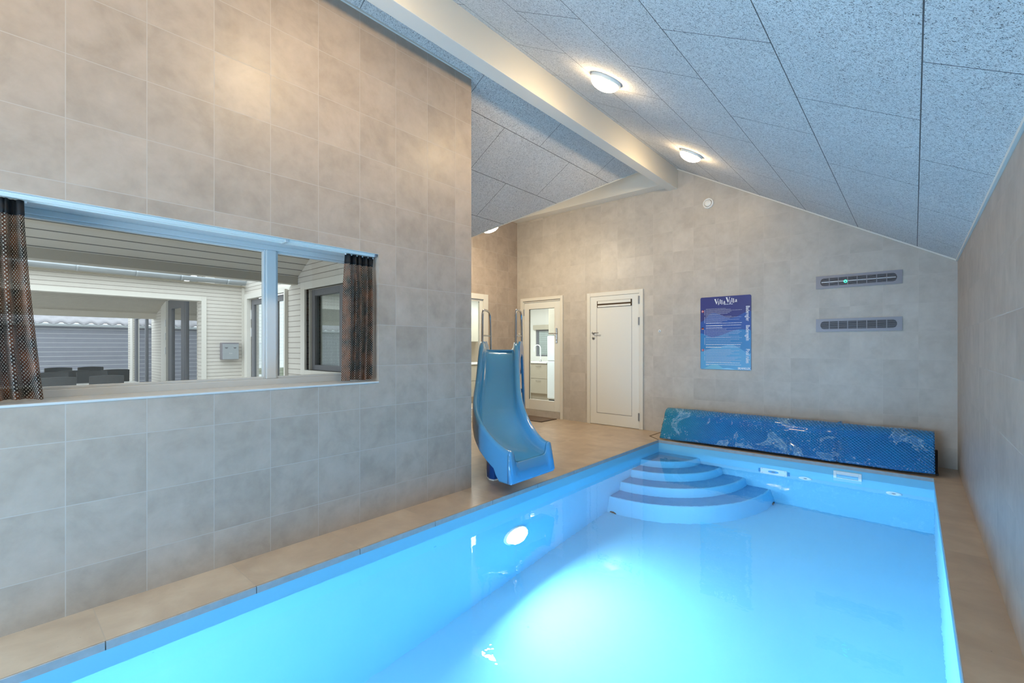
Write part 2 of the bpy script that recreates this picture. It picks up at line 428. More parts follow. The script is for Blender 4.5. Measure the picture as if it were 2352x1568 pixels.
GD = (-5.50, -4.635, 0.0, 2.10)      # glass door hole in the far wall
wall('wall_far', 'tile_x', 'x', YF, YF + .14, XA - .15, XR + .2, lambda x: (zr(x) + .05) if x > RX else 4.1, [GD], xs=[RX])
WH = (-.30, 1.912, 1.01, 1.958)      # left window hole
m = MB()
for a, b, za, zt in slabs([], None, [WH], YN, YE):
    P0, P1 = (zl(XL) + .02, zl(-3.34) + .02) if zt is None else (zt, zt)
    m.prism([(XL, a, za), (-3.34, a, za), (-3.34, a, P1), (XL, a, P0)], (0, b - a, 0))
m.build('wall_left', 'tile_y', kind='structure')
wall('wall_right', 'tile_y', 'y', XR, XR + .15, YN, YF, lambda y: zr(XR) + .03)
AD = (4.86, 5.70, 0.0, 2.12)         # alcove side door hole
wall('wall_alcove', 'tile_y', 'y', XA, XA - .14, 2.82, YF, lambda y: max(zl(XA) + .04, zc(y) + .04), [AD], xs=[3.35])
# wall between alcove and covered terrace: tiled inside, clad outside
wall('wall_return', 'tile_x', 'x', YE - .04, YE, -5.645, -3.34, lambda x: zl(x) + .03)
EW = (-5.47, -3.75, .99, 1.95)
wall('wall_terrace', 'siding_cream', 'x', 2.5, YE - .045, -6.0, -3.345, lambda x: zl(x) + .03, [EW])
NW = (-2.85, -.85, .3, 1.7)  # unseen window opening, added to go with the fill light
wall('wall_near', 'tile_x', 'x', YN - .15, YN, XL - .34, XR + .15, lambda x: (zr(x) + .05) if x > RX else zl(x) + .05, [NW], xs=[RX])

# ceilings
T = (0, 0, .12)
m = MB(); m.prism([(RX, YN, zr(RX)), (XR + .15, YN, zr(XR + .15)), (XR + .15, YF + .1, zr(XR + .15)), (RX, YF + .1, zr(RX))], T)
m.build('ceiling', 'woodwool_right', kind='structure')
m = MB()
m.prism([(RX, YN, zl(RX)), (-3.34, YN, zl(-3.34)), (-3.34, YE - .04, zl(-3.34)), (XA - .1, YE - .04, zl(XA - .1)),
         (XA - .1, YR + (XA - .1 - RX), zl(XA - .1)), (RX, YR, zl(RX))], T)
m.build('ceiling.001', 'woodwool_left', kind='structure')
m = MB()
m.prism([(XA - .1, YR + (XA - .1 - RX), zl(XA - .1)), (RX, YR, zl(RX)), (RX, YF + .1, zc(YF + .1)), (XA - .1, YF + .1, zc(YF + .1))], T)
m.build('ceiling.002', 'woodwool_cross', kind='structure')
# ridge beam, cross beam, thin white edge beads
m = MB(); m.prism([(-2.585, YN, 3.555), (-2.585, YN, zr(-2.585) + .01), (RX, YN, RZ + .02), (-2.722, YN, zl(-2.722) + .01), (-2.722, YN, 3.555)], (0, YF - YN, 0))
m.build('trim_1', 'white_paint', kind='structure', bevel=.003)
B(XA, -2.722, 6.37, YF, 3.597, 3.95).build('trim_2', 'white_paint', kind='structure', bevel=.003)
m = MB(); q = .014
m.prism([(-2.585, YF - q, zr(-2.585) - q), (XR, YF - q, zr(XR) - q), (XR, YF - q, zr(XR)), (-2.585, YF - q, zr(-2.585))], (0, q, 0))
m.box(XR - q, XR, YN, YF, zr(XR) - q, zr(XR) + .01)
m.box(XL, XL + q, YN, YE, zl(XL) - q * .4, zl(XL) + .01)
m.box(-2.591, -2.585, 6.574, 6.58, 3.555, 3.84)
m.build('trim_3', 'white_paint', kind='structure')
# valley bead along the edge between the two alcove slopes
a = Vector((RX - .07, YR - .07, zl(RX - .07) - .004)); b = Vector((XA, YR + (XA - RX), zl(XA) - .004))
m = MB(); m.tube([a, b], .007, 8); m.build('trim_6', 'white_paint', kind='structure')

# ------------------------------------------------------------------ pool
bx0, bx1 = PX0 + .012, PX1 + .0
m = MB(); g = .12
m.box(bx0 - g, bx0, PY0 - g, PY1 + g, PB - g, -.036); m.box(bx1, bx1 + g, PY0 - g, PY1 + g, PB - g, -.036)
m.box(bx0, bx1, PY0 - g, PY0, PB - g, -.036); m.box(bx0, bx1, PY1, PY1 + g, PB - g, -.036); m.box(bx0, bx1, PY0, PY1, PB - g, PB)
m.build('pool_basin', 'pool_liner', kind='structure')
m = MB(); m.add([(bx0, PY0, WZ), (bx1, PY0, WZ), (bx1, PY1, WZ), (bx0, PY1, WZ)], [(0, 1, 2, 3)])
ob = m.build('pool_water', 'water', kind='structure'); ob.cycles.is_caustics_caster = True
for o_ in bpy.data.objects:
    if o_.type == 'MESH' and o_.name.split('.')[0] in ('wall_left', 'wall_right', 'wall_far', 'wall_near', 'ceiling', 'trim_1', 'trim_2', 'wall_alcove'): o_.cycles.is_caustics_receiver = True
for o_ in bpy.data.objects:
    if o_.type == 'LIGHT' and o_.name.startswith('underwater'): o_.data.cycles.is_caustics_light = True

# corner steps: quarter rounds, each tread on its riser
st = thing('pool_steps', 'rounded pale blue corner steps under water, four fan shaped treads', 'pool steps', (bx0 + .01, PY1 - .01, PB))
cx_, cy_ = bx0 + .002, PY1 - .002
levels = [(.54, -.303, -.565), (.81, -.565, -.834), (1.08, -.834, -1.092), (1.35, -1.092, PB)]
for k, (r, zt, zb_) in enumerate(levels):
    n = 40; m = MB(); rb = r + (.05 if k == 3 else .02)
    prof = [(r - .022, zt), (r - .007, zt - .004), (r, zt - .018), (r + .004, zt - .06), (rb, zb_ + .001)]
    rows = [[(cx_ + rr * math.cos(th), cy_ - rr * math.sin(th), z) for th in [math.pi / 2 * i / n for i in range(n + 1)]] for rr, z in prof]
    m.grid(rows); m.build('riser', 'pool_liner', parent=st, smooth=True)
    m = MB(); ri = levels[k - 1][0] + .01 if k else 0.0
    rows = [[(cx_ + rr * math.cos(th), cy_ - rr * math.sin(th), zt) for th in [math.pi / 2 * i / n for i in range(n + 1)]] for rr in (max(ri, .001), r - .022)]
    m.grid(rows); m.build('tread', 'pool_tread', parent=st)
for (px, py, ax) in ((cx_ + .035, cy_ - 1.38, (0, -1, 0)), (cx_ + 1.38, cy_ - .035, (1, 0, 0))):      # dark drain arches at the foot of the lowest riser
    m = MB(); n = 14
    side = Vector((1, 0, 0)) if ax[0] == 0 else Vector((0, 1, 0))
    pts = [Vector((px, py, PB + .002)) + side * (.045 * math.cos(math.pi * i / n)) + Vector((0, 0, .05 * math.sin(math.pi * i / n))) for i in range(n + 1)]
    if ax[0] == 0: pts = [p + Vector((.04, -.016, 0)) for p in pts]
    else: pts = [p + Vector((.016, -.04, 0)) for p in pts]
    m.prism(pts, Vector(ax) * .004); m.build('drain_arch', 'vent_dark', parent=st)

# underwater lamp
ul = thing('underwater_lamp', 'glowing round underwater lamp in the pool wall below the slide', 'pool lamp', (bx0, 3.02, -.75))
MB().lathe([(.150, 0), (.152, .010), (.142, .018), (.128, .014), (.126, .004)], (bx0, 3.02, -.75), (1, 0, 0)).build('rim', 'plastic_white', ul, smooth=True)
MB().lathe([(.126, .004), (.11, .014), (.06, .021), (.0, .023)], (bx0, 3.02, -.75), (1, 0, 0)).build('lens', 'pool_lens', ul, smooth=True)
ul = thing('underwater_lamp', 'unseen round underwater fill lamp added in the near end wall of the pool', 'pool lamp', (-1.25, PY0, -.62))  # added out of view to even out the light in the pool
MB().lathe([(.150, 0), (.152, .010), (.142, .018), (.128, .014), (.126, .004)], (-1.25, PY0, -.62), (0, 1, 0)).build('rim', 'plastic_white', ul, smooth=True)
MB().lathe([(.126, .004), (.11, .014), (.06, .021), (.0, .023)], (-1.25, PY0, -.62), (0, 1, 0)).build('lens', 'pool_lens', ul, smooth=True)
# inlets and fittings on the far pool wall
def inlet(x, z, label):
    o = thing('pool_inlet', label, 'pool inlet', (x, PY1, z), 'round inlets in the far pool wall')
    MB().lathe([(.062, 0), (.064, .006), (.056, .013), (.030, .016), (.026, .010), (.016, .009)], (x, PY1, z), (0, -1, 0)).build('flange', 'plastic_white', o, smooth=True)
    MB().lathe([(.018, .009), (.012, .018), (0, .019)], (x, PY1, z), (0, -1, 0), 20).build('nozzle', 'grey_metal', o, smooth=True)
inlet(-.913, -.445, 'round white inlet between the counter-current plate and the skimmer')
inlet(-.155, -.472, 'round white inlet at the right end of the far pool wall')
o = thing('counter_current_plate', 'white rectangular screwed plate with a round eye beside the pool steps', 'pool fitting', (-1.228, PY1, -.42))
B(-1.364, -1.09, PY1 - .016, PY1, -.505, -.265).build('plate', 'plastic_white', o, bevel=.006)
MB().lathe([(.055, .016), (.052, .022), (.03, .018), (.0, .012)], (-1.228, PY1, -.385), (0, -1, 0)).build('eye', 'sign_blue4', o, smooth=True)
MB().lathe([(.022, .015), (.014, .022), (.0, .024)], (-1.228, PY1, -.385), (0, -1, 0), 20).build('nozzle', 'grey_metal', o, smooth=True)
for sx in (-1.35, -1.115):
    for sz in (-.475, -.30):
        MB().lathe([(.006, .016), (.005, .019), (0, .02)], (sx + .005, PY1, sz), (0, -1, 0), 12).build('screw', 'grey_metal', o)
for sx in (-1.385, -1.085): B(sx, sx + .018, PY1 - .012, PY1, -.46, -.31).build('side_slot', 'sign_blue3', o)
o = thing('pool_skimmer', 'white rectangular skimmer frame at the waterline of the far pool wall', 'skimmer', (-.533, PY1, -.3))
m = MB(); x0, x1, z0, z1 = -.655, -.412, -.205, -.062
ringx(m, x0, x1, PY1 - .014, PY1, z0, z1, .028, .028, .03, .035); m.build('frame', 'plastic_white', o, bevel=.003)
B(x0 + .028, x1 - .028, PY1 - .006, PY1 - .001, z0 + .03, z1 - .035).build('flap', 'sign_blue6', o)
B(x0 + .03, x1 - .03, PY1 - .012, PY1 - .004, z0 + .032, z0 + .04).build('flap_edge', 'grey_metal', o)

# ------------------------------------------------------------------ pool slide
def slide():
    P0 = Vector((-3.745, 4.03)); P3 = Vector((-2.60, 3.20)); d0 = Vector((math.cos(R(-48)), math.sin(R(-48))))
    P1 = P0 + .8 * d0; P2 = P3 - Vector((.5, 0))
    root = thing('pool_slide', 'blue glossy curved pool slide standing on the tiled deck', 'slide', (-3.1, 3.35, 0))
    def plan(t):
        c = (1 - t) ** 3 * P0 + 3 * (1 - t) ** 2 * t * P1 + 3 * (1 - t) * t * t * P2 + t ** 3 * P3
        d = 3 * (1 - t) ** 2 * (P1 - P0) + 6 * (1 - t) * t * (P2 - P1) + 3 * t * t * (P3 - P2)
        d.normalize(); return c, d
    kn = [(0, 1.335), (.04, 1.315), (.08, 1.25), (.14, 1.12), (.2, .985), (.28, .875), (.4, .775), (.565, .66), (.7, .575), (.8, .50), (.88, .445), (.95, .395), (1, .375)]
    def interp(kn, t):
        for (a, va), (b, vb) in zip(kn, kn[1:]):
            if a <= t <= b:
                return va + (vb - va) * (t - a) / (b - a)
        return kn[-1][1]
    def rz(t):   # smoothed
        return sum(interp(kn, min(1, max(0, t + e))) for e in (-.03, -.015, 0, .015, .03)) / 5
    def bed(t): return interp([(0, 1.222), (.05, 1.20), (.10, 1.06), (.2, .83), (.35, .64), (.55, .50), (.75, .39), (.9, .30), (1, .262)], t)
    def bedz(t): return sum(bed(min(1, max(0, t + e))) for e in (-.04, -.02, 0, .02, .04)) / 5
    def frame(t):
        c, d = plan(t); n = Vector((d.y, -d.x))     # image left side
        return c, d, n
    NS = 48
    # cross-section of the chute: outer skirt, rolled edge, inner wall, bed
    rows = []
    for i in range(NS + 1):
        t = i / NS; c, d, n = frame(t); wd = .186 + .064 * t; z1 = rz(t); z0 = bedz(t); hgt = z1 - z0
        sk = z1 - interp([(0, 1.16), (.1, 1.0), (.3, .70), (.6, .42), (.8, .27), (.905, .195), (.925, .108), (1, .102)], t)
        half = [(wd + .048, z1 - sk), (wd + .043, z1 - .035), (wd + .034, z1 - .008), (wd + .016, z1), (wd - .004, z1 - .010), (wd - .014, z1 - .035),
                (wd - .020, z0 + hgt * .38), (wd - .036, z0 + hgt * .12), (wd - .075, z0 + .004), (0, z0)]
        sec = half + [(-a, b) for a, b in half[-2::-1]]
        rows.append([(c.x + n.x * a, c.y + n.y * a, z) for a, z in sec])
    m = MB(); m.grid(rows); m.build('chute', 'blue_gelcoat', root, smooth=True)
    # front lip block
    c, d, n = frame(1.0); z1 = rz(1); z0 = bedz(1)
    half = [(.293, z1 - .035), (.284, z1 - .008), (.266, z1), (.246, z1 - .01), (.236, z1 - .035), (.230, z0 + .045), (.212, z0 + .012), (.175, z0)]
    top = half + [(-a, b) for a, b in half[::-1]]
    bot = []
    for a, z in top:
        s_ = 1 if a > 0 else -1; bot.append((s_ * min(.31, abs(a) * 1.04), .105))
    f0 = [(c.x + .0, c.y + n.y * a + n.x * 0, z) for a, z in top]
    f1 = [(c.x + .022, c.y + n.y * a, z - .006) for a, z in top]
    f2 = [(c.x + .055, c.y + n.y * a, .125) for a, z in bot]
    f3 = [(c.x + .042, c.y + n.y * a * .98, .102) for a, z in bot]
    f4 = [(c.x - .10, c.y + n.y * a * .98, .105) for a, z in bot]
    m = MB(); m.grid([f0, f1, f2, f3, f4]); 
    # side cheeks closing the block
    for sg in (1, -1):
        yy = lambda a: c.y + n.y * a * sg
        poly = [(c.x, yy(.293), z1 - .035), (c.x + .022, yy(.295), z1 - .04), (c.x + .055, yy(.305), .125), (c.x + .042, yy(.30), .102), (c.x, yy(.298), .102)]
        m.add(poly, [tuple(range(5))])
    m.build('lip', 'blue_gelcoat', root, smooth=True, thick=.006)
    # moulded underbody under the chute: closed hull between skirt and a belly line
    rows = []
    for i in range(NS + 1):
        t = .02 + .96 * i / NS; c, d, n = frame(t); wd = .176 + .064 * t; zt = rz(t) - .03
        zb = interp([(0, .95), (.1, .55), (.2, .42), (.45, .34), (.6, .24), (.8, .20), (.93, .19), (1, .185)], t)
        zb = min(zb, bedz(t) - .04)
        sec = [(wd + .036, zt - .04), (wd + .03, (zt + zb) / 2), (wd + .012, zb + .04), (wd - .03, zb), (0, zb - .008)]
        sec = sec + [(-a, b) for a, b in sec[-2::-1]]
        rows.append([(c.x + n.x * a, c.y + n.y * a, z) for a, z in sec])
    m = MB(); m.grid(rows); m.build('underbody', 'blue_gelcoat', root, smooth=True)
    # ladder body: two side panels with a tall opening, joined by recessed steps
    back = Vector((-.505, .863)); nr = Vector((.863, .505))            # back = away from the pool, nr = image right
    C0 = Vector((-3.745, 4.03))
    def pt(s_, l, z): q_ = C0 + back * s_ + nr * l; return (q_.x, q_.y, z)
    for sg in (1, -1):
        outer = [(-.08, 1.27), (-.02, 1.33), (.10, 1.335), (.18, 1.28), (.26, .95), (.36, .45), (.45, .0), (.20, .0), (-.02, .35), (-.10, .62), (-.11, .95)]
        inner = [(-.00, 1.13), (.07, 1.18), (.13, 1.14), (.19, .92), (.25, .62), (.30, .32), (.28, .16), (.17, .18), (.08, .40), (-.02, .66), (-.04, .92)]
        m = MB(); th = .028; l0 = .238 if sg > 0 else -.172; l1 = l0 + sg * th
        n = len(outer)
        vs = [pt(s_, l1, z) for s_, z in outer] + [pt(s_, l1, z) for s_, z in inner] + [pt(s_, l0, z) for s_, z in outer] + [pt(s_, l0, z) for s_, z in inner]
        fs = []
        for i in range(n):
            j = (i + 1) % n
            fs += [(i, j, n + j, n + i), (2 * n + i, 3 * n + i, 3 * n + j, 2 * n + j), (i, 2 * n + i, 2 * n + j, j), (n + i, n + j, 3 * n + j, 3 * n + i)]
        m.add(vs, fs); m.build('side_panel', 'blue_gelcoat', root, bevel=.008, seg=3)
    for k, (z, s_) in enumerate(((.25, .36), (.50, .29), (.75, .23), (.99, .17))):
        m = MB()
        prof = [(s_ + .04, z), (s_ + .055, z - .02), (s_ + .045, z - .05), (s_ - .05, z - .07), (s_ - .10, z - .16), (s_ - .14, z - .16), (s_ - .14, z - .02), (s_ - .10, z)]
        m.prism([pt(a, -.17, b) for a, b in prof], (nr.x * .407, nr.y * .407, 0)); m.build('step', 'blue_gelcoat_dark', root, bevel=.012, seg=3)
    m = MB(); m.prism([pt(a, -.2, b) for a, b in ((-.05, 1.205), (.15, 1.205), (.15, 1.232), (-.05, 1.232))], (nr.x * .4, nr.y * .4, 0)); m.build('top_ledge', 'blue_gelcoat', root, bevel=.01)
    # pedestal under the run-out
    m = MB()
    foot = [(-3.0, 3.155), (-2.99, 3.20), (-2.99, 3.42), (-3.02, 3.47), (-3.22, 3.55), (-3.34, 3.50), (-3.30, 3.36), (-3.12, 3.185), (-3.05, 3.15)]
    m.prism([(x, y, 0.001) for x, y in foot], (0, 0, .33)); m.build('pedestal', 'blue_gelcoat_dark', root, bevel=.012, seg=3)
    m = MB(); m.prism([(x + (x + 3.15) * .07, y + (y - 3.33) * .07, .0005) for x, y in foot], (0, 0, .008)); m.build('sealant', 'plastic_white', root)
    # handrails
    for sg in (-1, 1):
        l = sg * .205
        ctl = [pt(-.01, l, 1.30), pt(.0, l, 1.60), pt(.01, l, 1.68), pt(.05, l, 1.715), pt(.13, l, 1.72), pt(.30, l, 1.715), pt(.37, l, 1.69), pt(.40, l, 1.60), pt(.42, l, 1.30), pt(.43, l, 1.10), pt(.40, l, .95), pt(.25, l, .92)]
        # smooth the polyline
        P = [Vector(p) for p in ctl]
        for _ in range(2):
            Q = [P[0]]
            for u_, v_ in zip(P, P[1:]): Q += [u_ * .75 + v_ * .25, u_ * .25 + v_ * .75]
            P = Q + [P[-1]]
        o = MB().tube(P, .0135, 12).build('handrail', 'steel', root, smooth=True)
        MB().tube([pt(.0, l, 1.405), pt(.415, l, 1.405)], .009, 10).build('crossbar', 'steel', o, smooth=True)
slide()

# ------------------------------------------------------------------ rolled pool cover on its reel
cv = thing('pool_cover_roll', 'blue bubble foil pool cover with pale stains hanging on a reel at the far wall', 'pool cover', (-1.22, 6.3, 0))
random.seed(3)
x0, x1 = -2.612, .152; nx = 150; prof = []
for i in range(13): prof.append((6.035 + .155 * (i / 12) ** 1.25, .028 + .267 * i / 12))
for i in range(1, 14):
    a = math.pi - math.pi * i / 13 * .98; prof.append((6.33 + .14 * math.cos(a), .295 + .115 * math.sin(a)))
for i in range(1, 9): prof.append((6.47 - .01 * i / 8, .295 - .25 * i / 8))
rows = []
for k, (y, z) in enumerate(prof):
    row = []
    for i in range(nx + 1):
        x = x0 + (x1 - x0) * i / nx; d = .003 * math.sin(x * 9 + z * 6) + .0015 * math.sin(x * 23 + 1.3 + z * 17)
        if abs(x + .62) < .05: d += .035 * (1 - abs(x + .62) / .05) * (1 if x < -.62 else -.4)
        fr = k / (len(prof) - 1)
        droop = (.006 * math.sin(x * 3.1) + .002 * math.sin(x * 11)) * (1 - min(1, k / 10))
        row.append((x, y + d * .8, max(.012, z + droop + (d * .5 if 8 < k < 24 else 0))))
    rows.append(row)
MB().grid(rows).build('cover', 'bubble_cover', cv, smooth=True, thick=.004)
MB().tube([(x0 - .06, 6.33, .20), (x1 - .004, 6.33, .20)], .045, 20).build('reel_tube', 'steel_brushed', cv, smooth=True)
for xx in (x0 - .05, x1 + .006):
    m = MB(); m.box(xx, xx + .02, 6.14, 6.5, .0, .022); m.prism([(xx, 6.29, .02), (xx, 6.37, .02), (xx, 6.36, .22), (xx, 6.30, .22)], (.02, 0, 0))
    m.build('reel_stand', 'dark_rubber', cv, bevel=.004)
MB().tube([(x0 - .06, 6.33, .2), (x0 - .075, 6.33, .2), (x0 - .075, 6.28, .16)], .006, 8).build('crank_pin', 'steel', cv)

# ------------------------------------------------------------------ ceiling lamps
def dome_lamp(loc, nrm, label, mat='lamp_dome', r=.12):
    n = Vector(nrm).normalized(); L = thing('ceiling_lamp', label, 'ceiling lamp', loc, 'round dome lamps on the sloping ceiling')
    MB().lathe([(r + .012, 0), (r + .014, .016), (r + .004, .026), (r - .006, .026)], loc, n, 40).build('base_ring', 'white_gloss', L, smooth=True)
    pr = [(r * math.cos(a), .024 + .062 * math.sin(a)) for a in [math.pi / 2 * i / 10 for i in range(11)]]
    MB().lathe(pr, loc, n, 40).build('dome', mat, L, smooth=True)
    return L
nR = (-M, 0, -1); nC = (0, M, -1)
LX = -1.885
for y, lb in ((-.52, 'round dome lamp on the slope closest to the near wall'), (1.38, 'round dome lamp on the slope opposite the big curtained window'),
              (3.31, 'large bright round dome lamp beside the ridge beam, nearer of the two in view'), (5.21, 'smaller looking round dome lamp beside the ridge beam near the far wall')):
    dome_lamp((LX, y, zr(LX)), nR, lb)
dome_lamp((-4.60, 4.755, zc(4.755)), nC, 'round lamp half hidden behind the ceiling edge of the alcove', 'lamp_dome_alcove')

# ------------------------------------------------------------------ far wall doors
def frame_x(m, x0, x1, z1, y0, y1, wdt, z0=0.0):
    m.box(x0, x0 + wdt, y0, y1, z0, z1); m.box(x1 - wdt, x1, y0, y1, z0, z1); m.box(x0 + wdt, x1 - wdt, y0, y1, z1 - wdt, z1)
d = sroot('door_1', (-3.6, YF, 0))
m = MB(); frame_x(m, -4.098, -3.107, 2.15, YF - .022, YF, .062); m.build('door_frame', 'white_paint', d, bevel=.003)
B(-4.033, -3.172, YF - .015, YF - .002, .006, 2.085).build('door_leaf', 'white_gloss', d, bevel=.002)
m = MB(); m.box(-3.915, -3.909, YF - .0155, YF - .0145, .19, 1.90); m.box(-3.915, -3.29, YF - .0155, YF - .0145, .186, .192)
m.box(-3.294, -3.29, YF - .0153, YF - .0145, .19, 1.90)
m.build('panel_groove', 'grey_metal', d)
MB().box(-3.905, -3.295, YF - .018, YF - .012, .195, 1.905).build('panel', 'white_gloss', d, bevel=.003)
o = B(-3.905, -3.29, YF - .026, YF - .014, 1.905, 2.01).build('vent_grille', 'brass', d)
MB().box(-3.888, -3.306, YF - .032, YF - .02, 1.964, 2.006).box(-3.888, -3.306, YF - .032, YF - .02, 1.909, 1.938).build('louver', 'white_gloss', o)
for z in (1.985, 1.66, .19): MB().tube([(-3.172, YF - .026, z - .06), (-3.172, YF - .026, z + .06)], .011, 10).build('hinge', 'steel_brushed', d)
def lever(root, x, y, z, sx=1, sgn=-1):
    o = MB().lathe([(.025, 0), (.026, .006), (.022, .01), (0, .01)], (x, y, z), (0, sgn, 0), 24).build('rose', 'steel_brushed', root, smooth=True)
    MB().tube([(x, y + sgn * .008, z), (x, y + sgn * .045, z), (x + sx * .012, y + sgn * .052, z), (x + sx * .12, y + sgn * .052, z)], .0095, 12).build('handle', 'steel_brushed', root, smooth=True)
    return o
lever(d, -3.975, YF - .015, 1.492); o = MB().lathe([(.026, 0), (.027, .006), (.022, .009), (0, .009)], (-3.975, YF - .015, 1.405), (0, -1, 0), 24).build('keyhole', 'steel_brushed', d, smooth=True)
MB().lathe([(.009, .009), (.008, .012), (0, .012)], (-3.975, YF - .015, 1.405), (0, -1, 0), 14).build('key_slot', 'vent_dark', o)

d = sroot('door_2', (-5.07, YF, 0))
m = MB(); frame_x(m, -5.549, -4.588, 2.16, YF - .022, YF + .002, .055); frame_x(m, -5.50, -4.635, 2.10, YF + .002, YF + .13, .02); m.build('door_frame', 'white_paint', d, bevel=.003)
m = MB(); x0, x1 = -5.478, -4.66; yy0, yy1 = YF + .01, YF + .055
m.box(x0, -5.36, yy0, yy1, .115, 2.07); m.box(-4.79, x1, yy0, yy1, .115, 2.07); m.box(-5.36, -4.79, yy0, yy1, .115, .30); m.box(-5.36, -4.79, yy0, yy1, 1.955, 2.07)
m.build('door_leaf', 'white_gloss', d, bevel=.004)
B(-5.36, -4.79, YF + .028, YF + .034, .30, 1.955).build('glass_pane', 'glass', d)
m = MB(); m.box(-5.362, -5.356, yy0 - .002, yy0 + .01, .30, 1.955); m.box(-5.36, -4.79, yy0 - .002, yy0 + .01, 1.950, 1.956); m.build('glass_seal', 'vent_dark', d)
B(-5.478, -4.66, YF - .0, YF + .10, 0.0, .112).build('threshold', 'tile_x', d)
o = B(-4.755, -4.715, YF - .002, YF + .01, 1.33, 1.60).build('handle_plate', 'steel', d, bevel=.005)
MB().tube([(-4.735, YF, 1.50), (-4.735, YF - .045, 1.50), (-4.75, YF - .05, 1.50), (-4.87, YF - .05, 1.50)], .009, 12).build('handle', 'steel', o, smooth=True)
MB().lathe([(.010, 0), (.009, .004), (0, .004)], (-4.735, YF - .002, 1.385), (0, -1, 0), 14).build('key_slot', 'grey_metal', o)
for z in (1.90, .35): MB().tube([(-5.482, YF + .004, z - .06), (-5.482, YF + .004, z + .06)], .010, 10).build('hinge', 'steel_brushed', d)
# alcove side door
d = sroot('door_3', (XA, 5.3, 0))
m = MB(); xf = XA + .022
for (a, b, z0, z1) in ((5.665, 5.775, 0, 2.178), (4.785, 4.895, 0, 2.178), (4.895, 5.665, 2.088, 2.178)): m.box(XA - .002, xf, a, b, z0, z1)
m.build('door_frame', 'white_paint', d, bevel=.003)
m = MB(); xa, xb = XA - .055, XA - .01
m.box(xa, xb, 5.60, 5.69, .15, 2.09); m.box(xa, xb, 4.87, 4.98, .15, 2.09); m.box(xa, xb, 4.98, 5.60, .15, .22); m.box(xa, xb, 4.98, 5.60, 2.05, 2.09); m.build('door_leaf', 'white_gloss', d, bevel=.004)
B(XA - .034, XA - .028, 4.98, 5.60, .22, 2.05).build('glass_pane', 'glass', d)
m = MB(); m.box(XA - .05, XA + .01, 4.87, 5.69, 0, .07); m.box(XA - .05, XA - .0, 4.87, 5.69, .085, .145); m.build('threshold', 'white_gloss', d, bevel=.004)
o = thing('door_mat', 'small grey brown doormat in front of the glass door', 'doormat', (-4.98, 6.3, 0))
MB().box(-5.30, -4.70, 6.10, 6.52, .001, .012).build('mat_surface', 'mat_brown', o, bevel=.004); 
m = MB(); m.box(-5.31, -4.69, 6.09, 6.103, .001, .009); m.box(-4.703, -4.69, 6.09, 6.53, .001, .009); m.box(-5.31, -5.297, 6.09, 6.53, .001, .009); m.build('mat_border', 'brass', o)

# ------------------------------------------------------------------ far wall fittings
def grille(z0, z1, label, inner):
    x0, x1 = -.892, -.098; o = thing('air_vent', label, 'air vent', ((x0 + x1) / 2, YF, z0), 'long air vents on the far wall')
    zm = (z0 + z1) / 2; hh = .046; xa, xb = x0 + .045, x1 - .045; yf = YF - .008
    # frame plate with a stadium shaped opening, two halves meeting at mid height
    n = 12; m = MB()
    for sg_, ze in ((1, z1), (-1, z0)):
        arc = [(xb - .035 + .035 * math.sin(math.pi / 2 * i / n + math.pi / 2), zm + sg_ * hh * math.sin(math.pi / 2 * i / n)) for i in range(n + 1)]
        arc2 = [(x0 + x1 - u, v) for u, v in arc[::-1]]
        m.prism([(u, yf, v) for u, v in [(x0, zm), (x0, ze), (x1, ze), (x1, zm)] + arc + arc2], (0, YF - yf, 0))
    m.build('frame', 'grey_metal', o)
    B(xa, xb, YF - .0015, YF - .0005, zm - hh, zm + hh).build('duct', 'vent_dark', o)
    for i in range(8):
        z = zm - hh + .006 + i * (2 * hh - .012) / 7; e = .012 if i in (0, 7) else (.004 if i in (1, 6) else 0)
        B(xa + e + .002, xb - e - .002, YF - .0065, YF - .0035, z - .0018, z + .0018).build('slat', 'grey_metal', o)
    for i in range(1, 8):
        x = xa + (xb - xa) * i / 8; B(x - .0035, x + .0035, YF - .0075, YF - .0030, zm - hh, zm + hh).build('divider', 'grey_metal', o)
    if inner:
        B(xa + .01, xb - .01, YF - .0034, YF - .0016, zm - .008, zm + .008).build('inner_rail', 'steel_brushed', o)
        MB().lathe([(.017, 0), (.017, .003), (.010, .003), (.010, 0)], (-.603, YF - .0075, zm - .006), (0, -1, 0), 24).build('indicator_light', 'led_green', o)
grille(1.961, 2.111, 'long grey wall vent with a green light, upper of the two', True)
grille(1.447, 1.599, 'long grey wall vent without a light, lower of the two', False)
o = thing('exhaust_valve', 'round white exhaust air valve high on the far wall', 'air valve', (-2.15, YF, 3.18))
MB().lathe([(.072, 0), (.073, .008), (.062, .018), (.052, .018), (.05, .006), (.048, .002)], (-2.15, YF, 3.257), (0, -1, 0)).build('ring', 'plastic_white', o, smooth=True)
MB().lathe([(.0, .004), (.044, .004), (.046, .016), (.040, .022), (0, .024)], (-2.15, YF, 3.257), (0, -1, 0)).build('disc', 'plastic_white', o, smooth=True)
MB().lathe([(.052, .0045), (.045, .0045)], (-2.15, YF, 3.257), (0, -1, 0)).build('gap', 'vent_dark', o)
o = thing('wall_socket_cap', 'small round white cap on the wall beside the panelled door', 'wall cap', (-2.85, YF, 1.47))
MB().lathe([(.020, 0), (.020, .006), (.016, .009), (.009, .009), (.008, .004), (0, .004)], (-2.852, YF, 1.5), (0, -1, 0), 24).build('ring', 'plastic_white', o, smooth=True)
MB().lathe([(.006, .004), (.005, .008), (0, .008)], (-2.852, YF, 1.5), (0, -1, 0), 12).build('screw', 'vent_dark', o)
o = thing('wall_switch', 'small beige switch on the wall next to the glass door frame', 'switch', (-5.60, YF, 1.44))
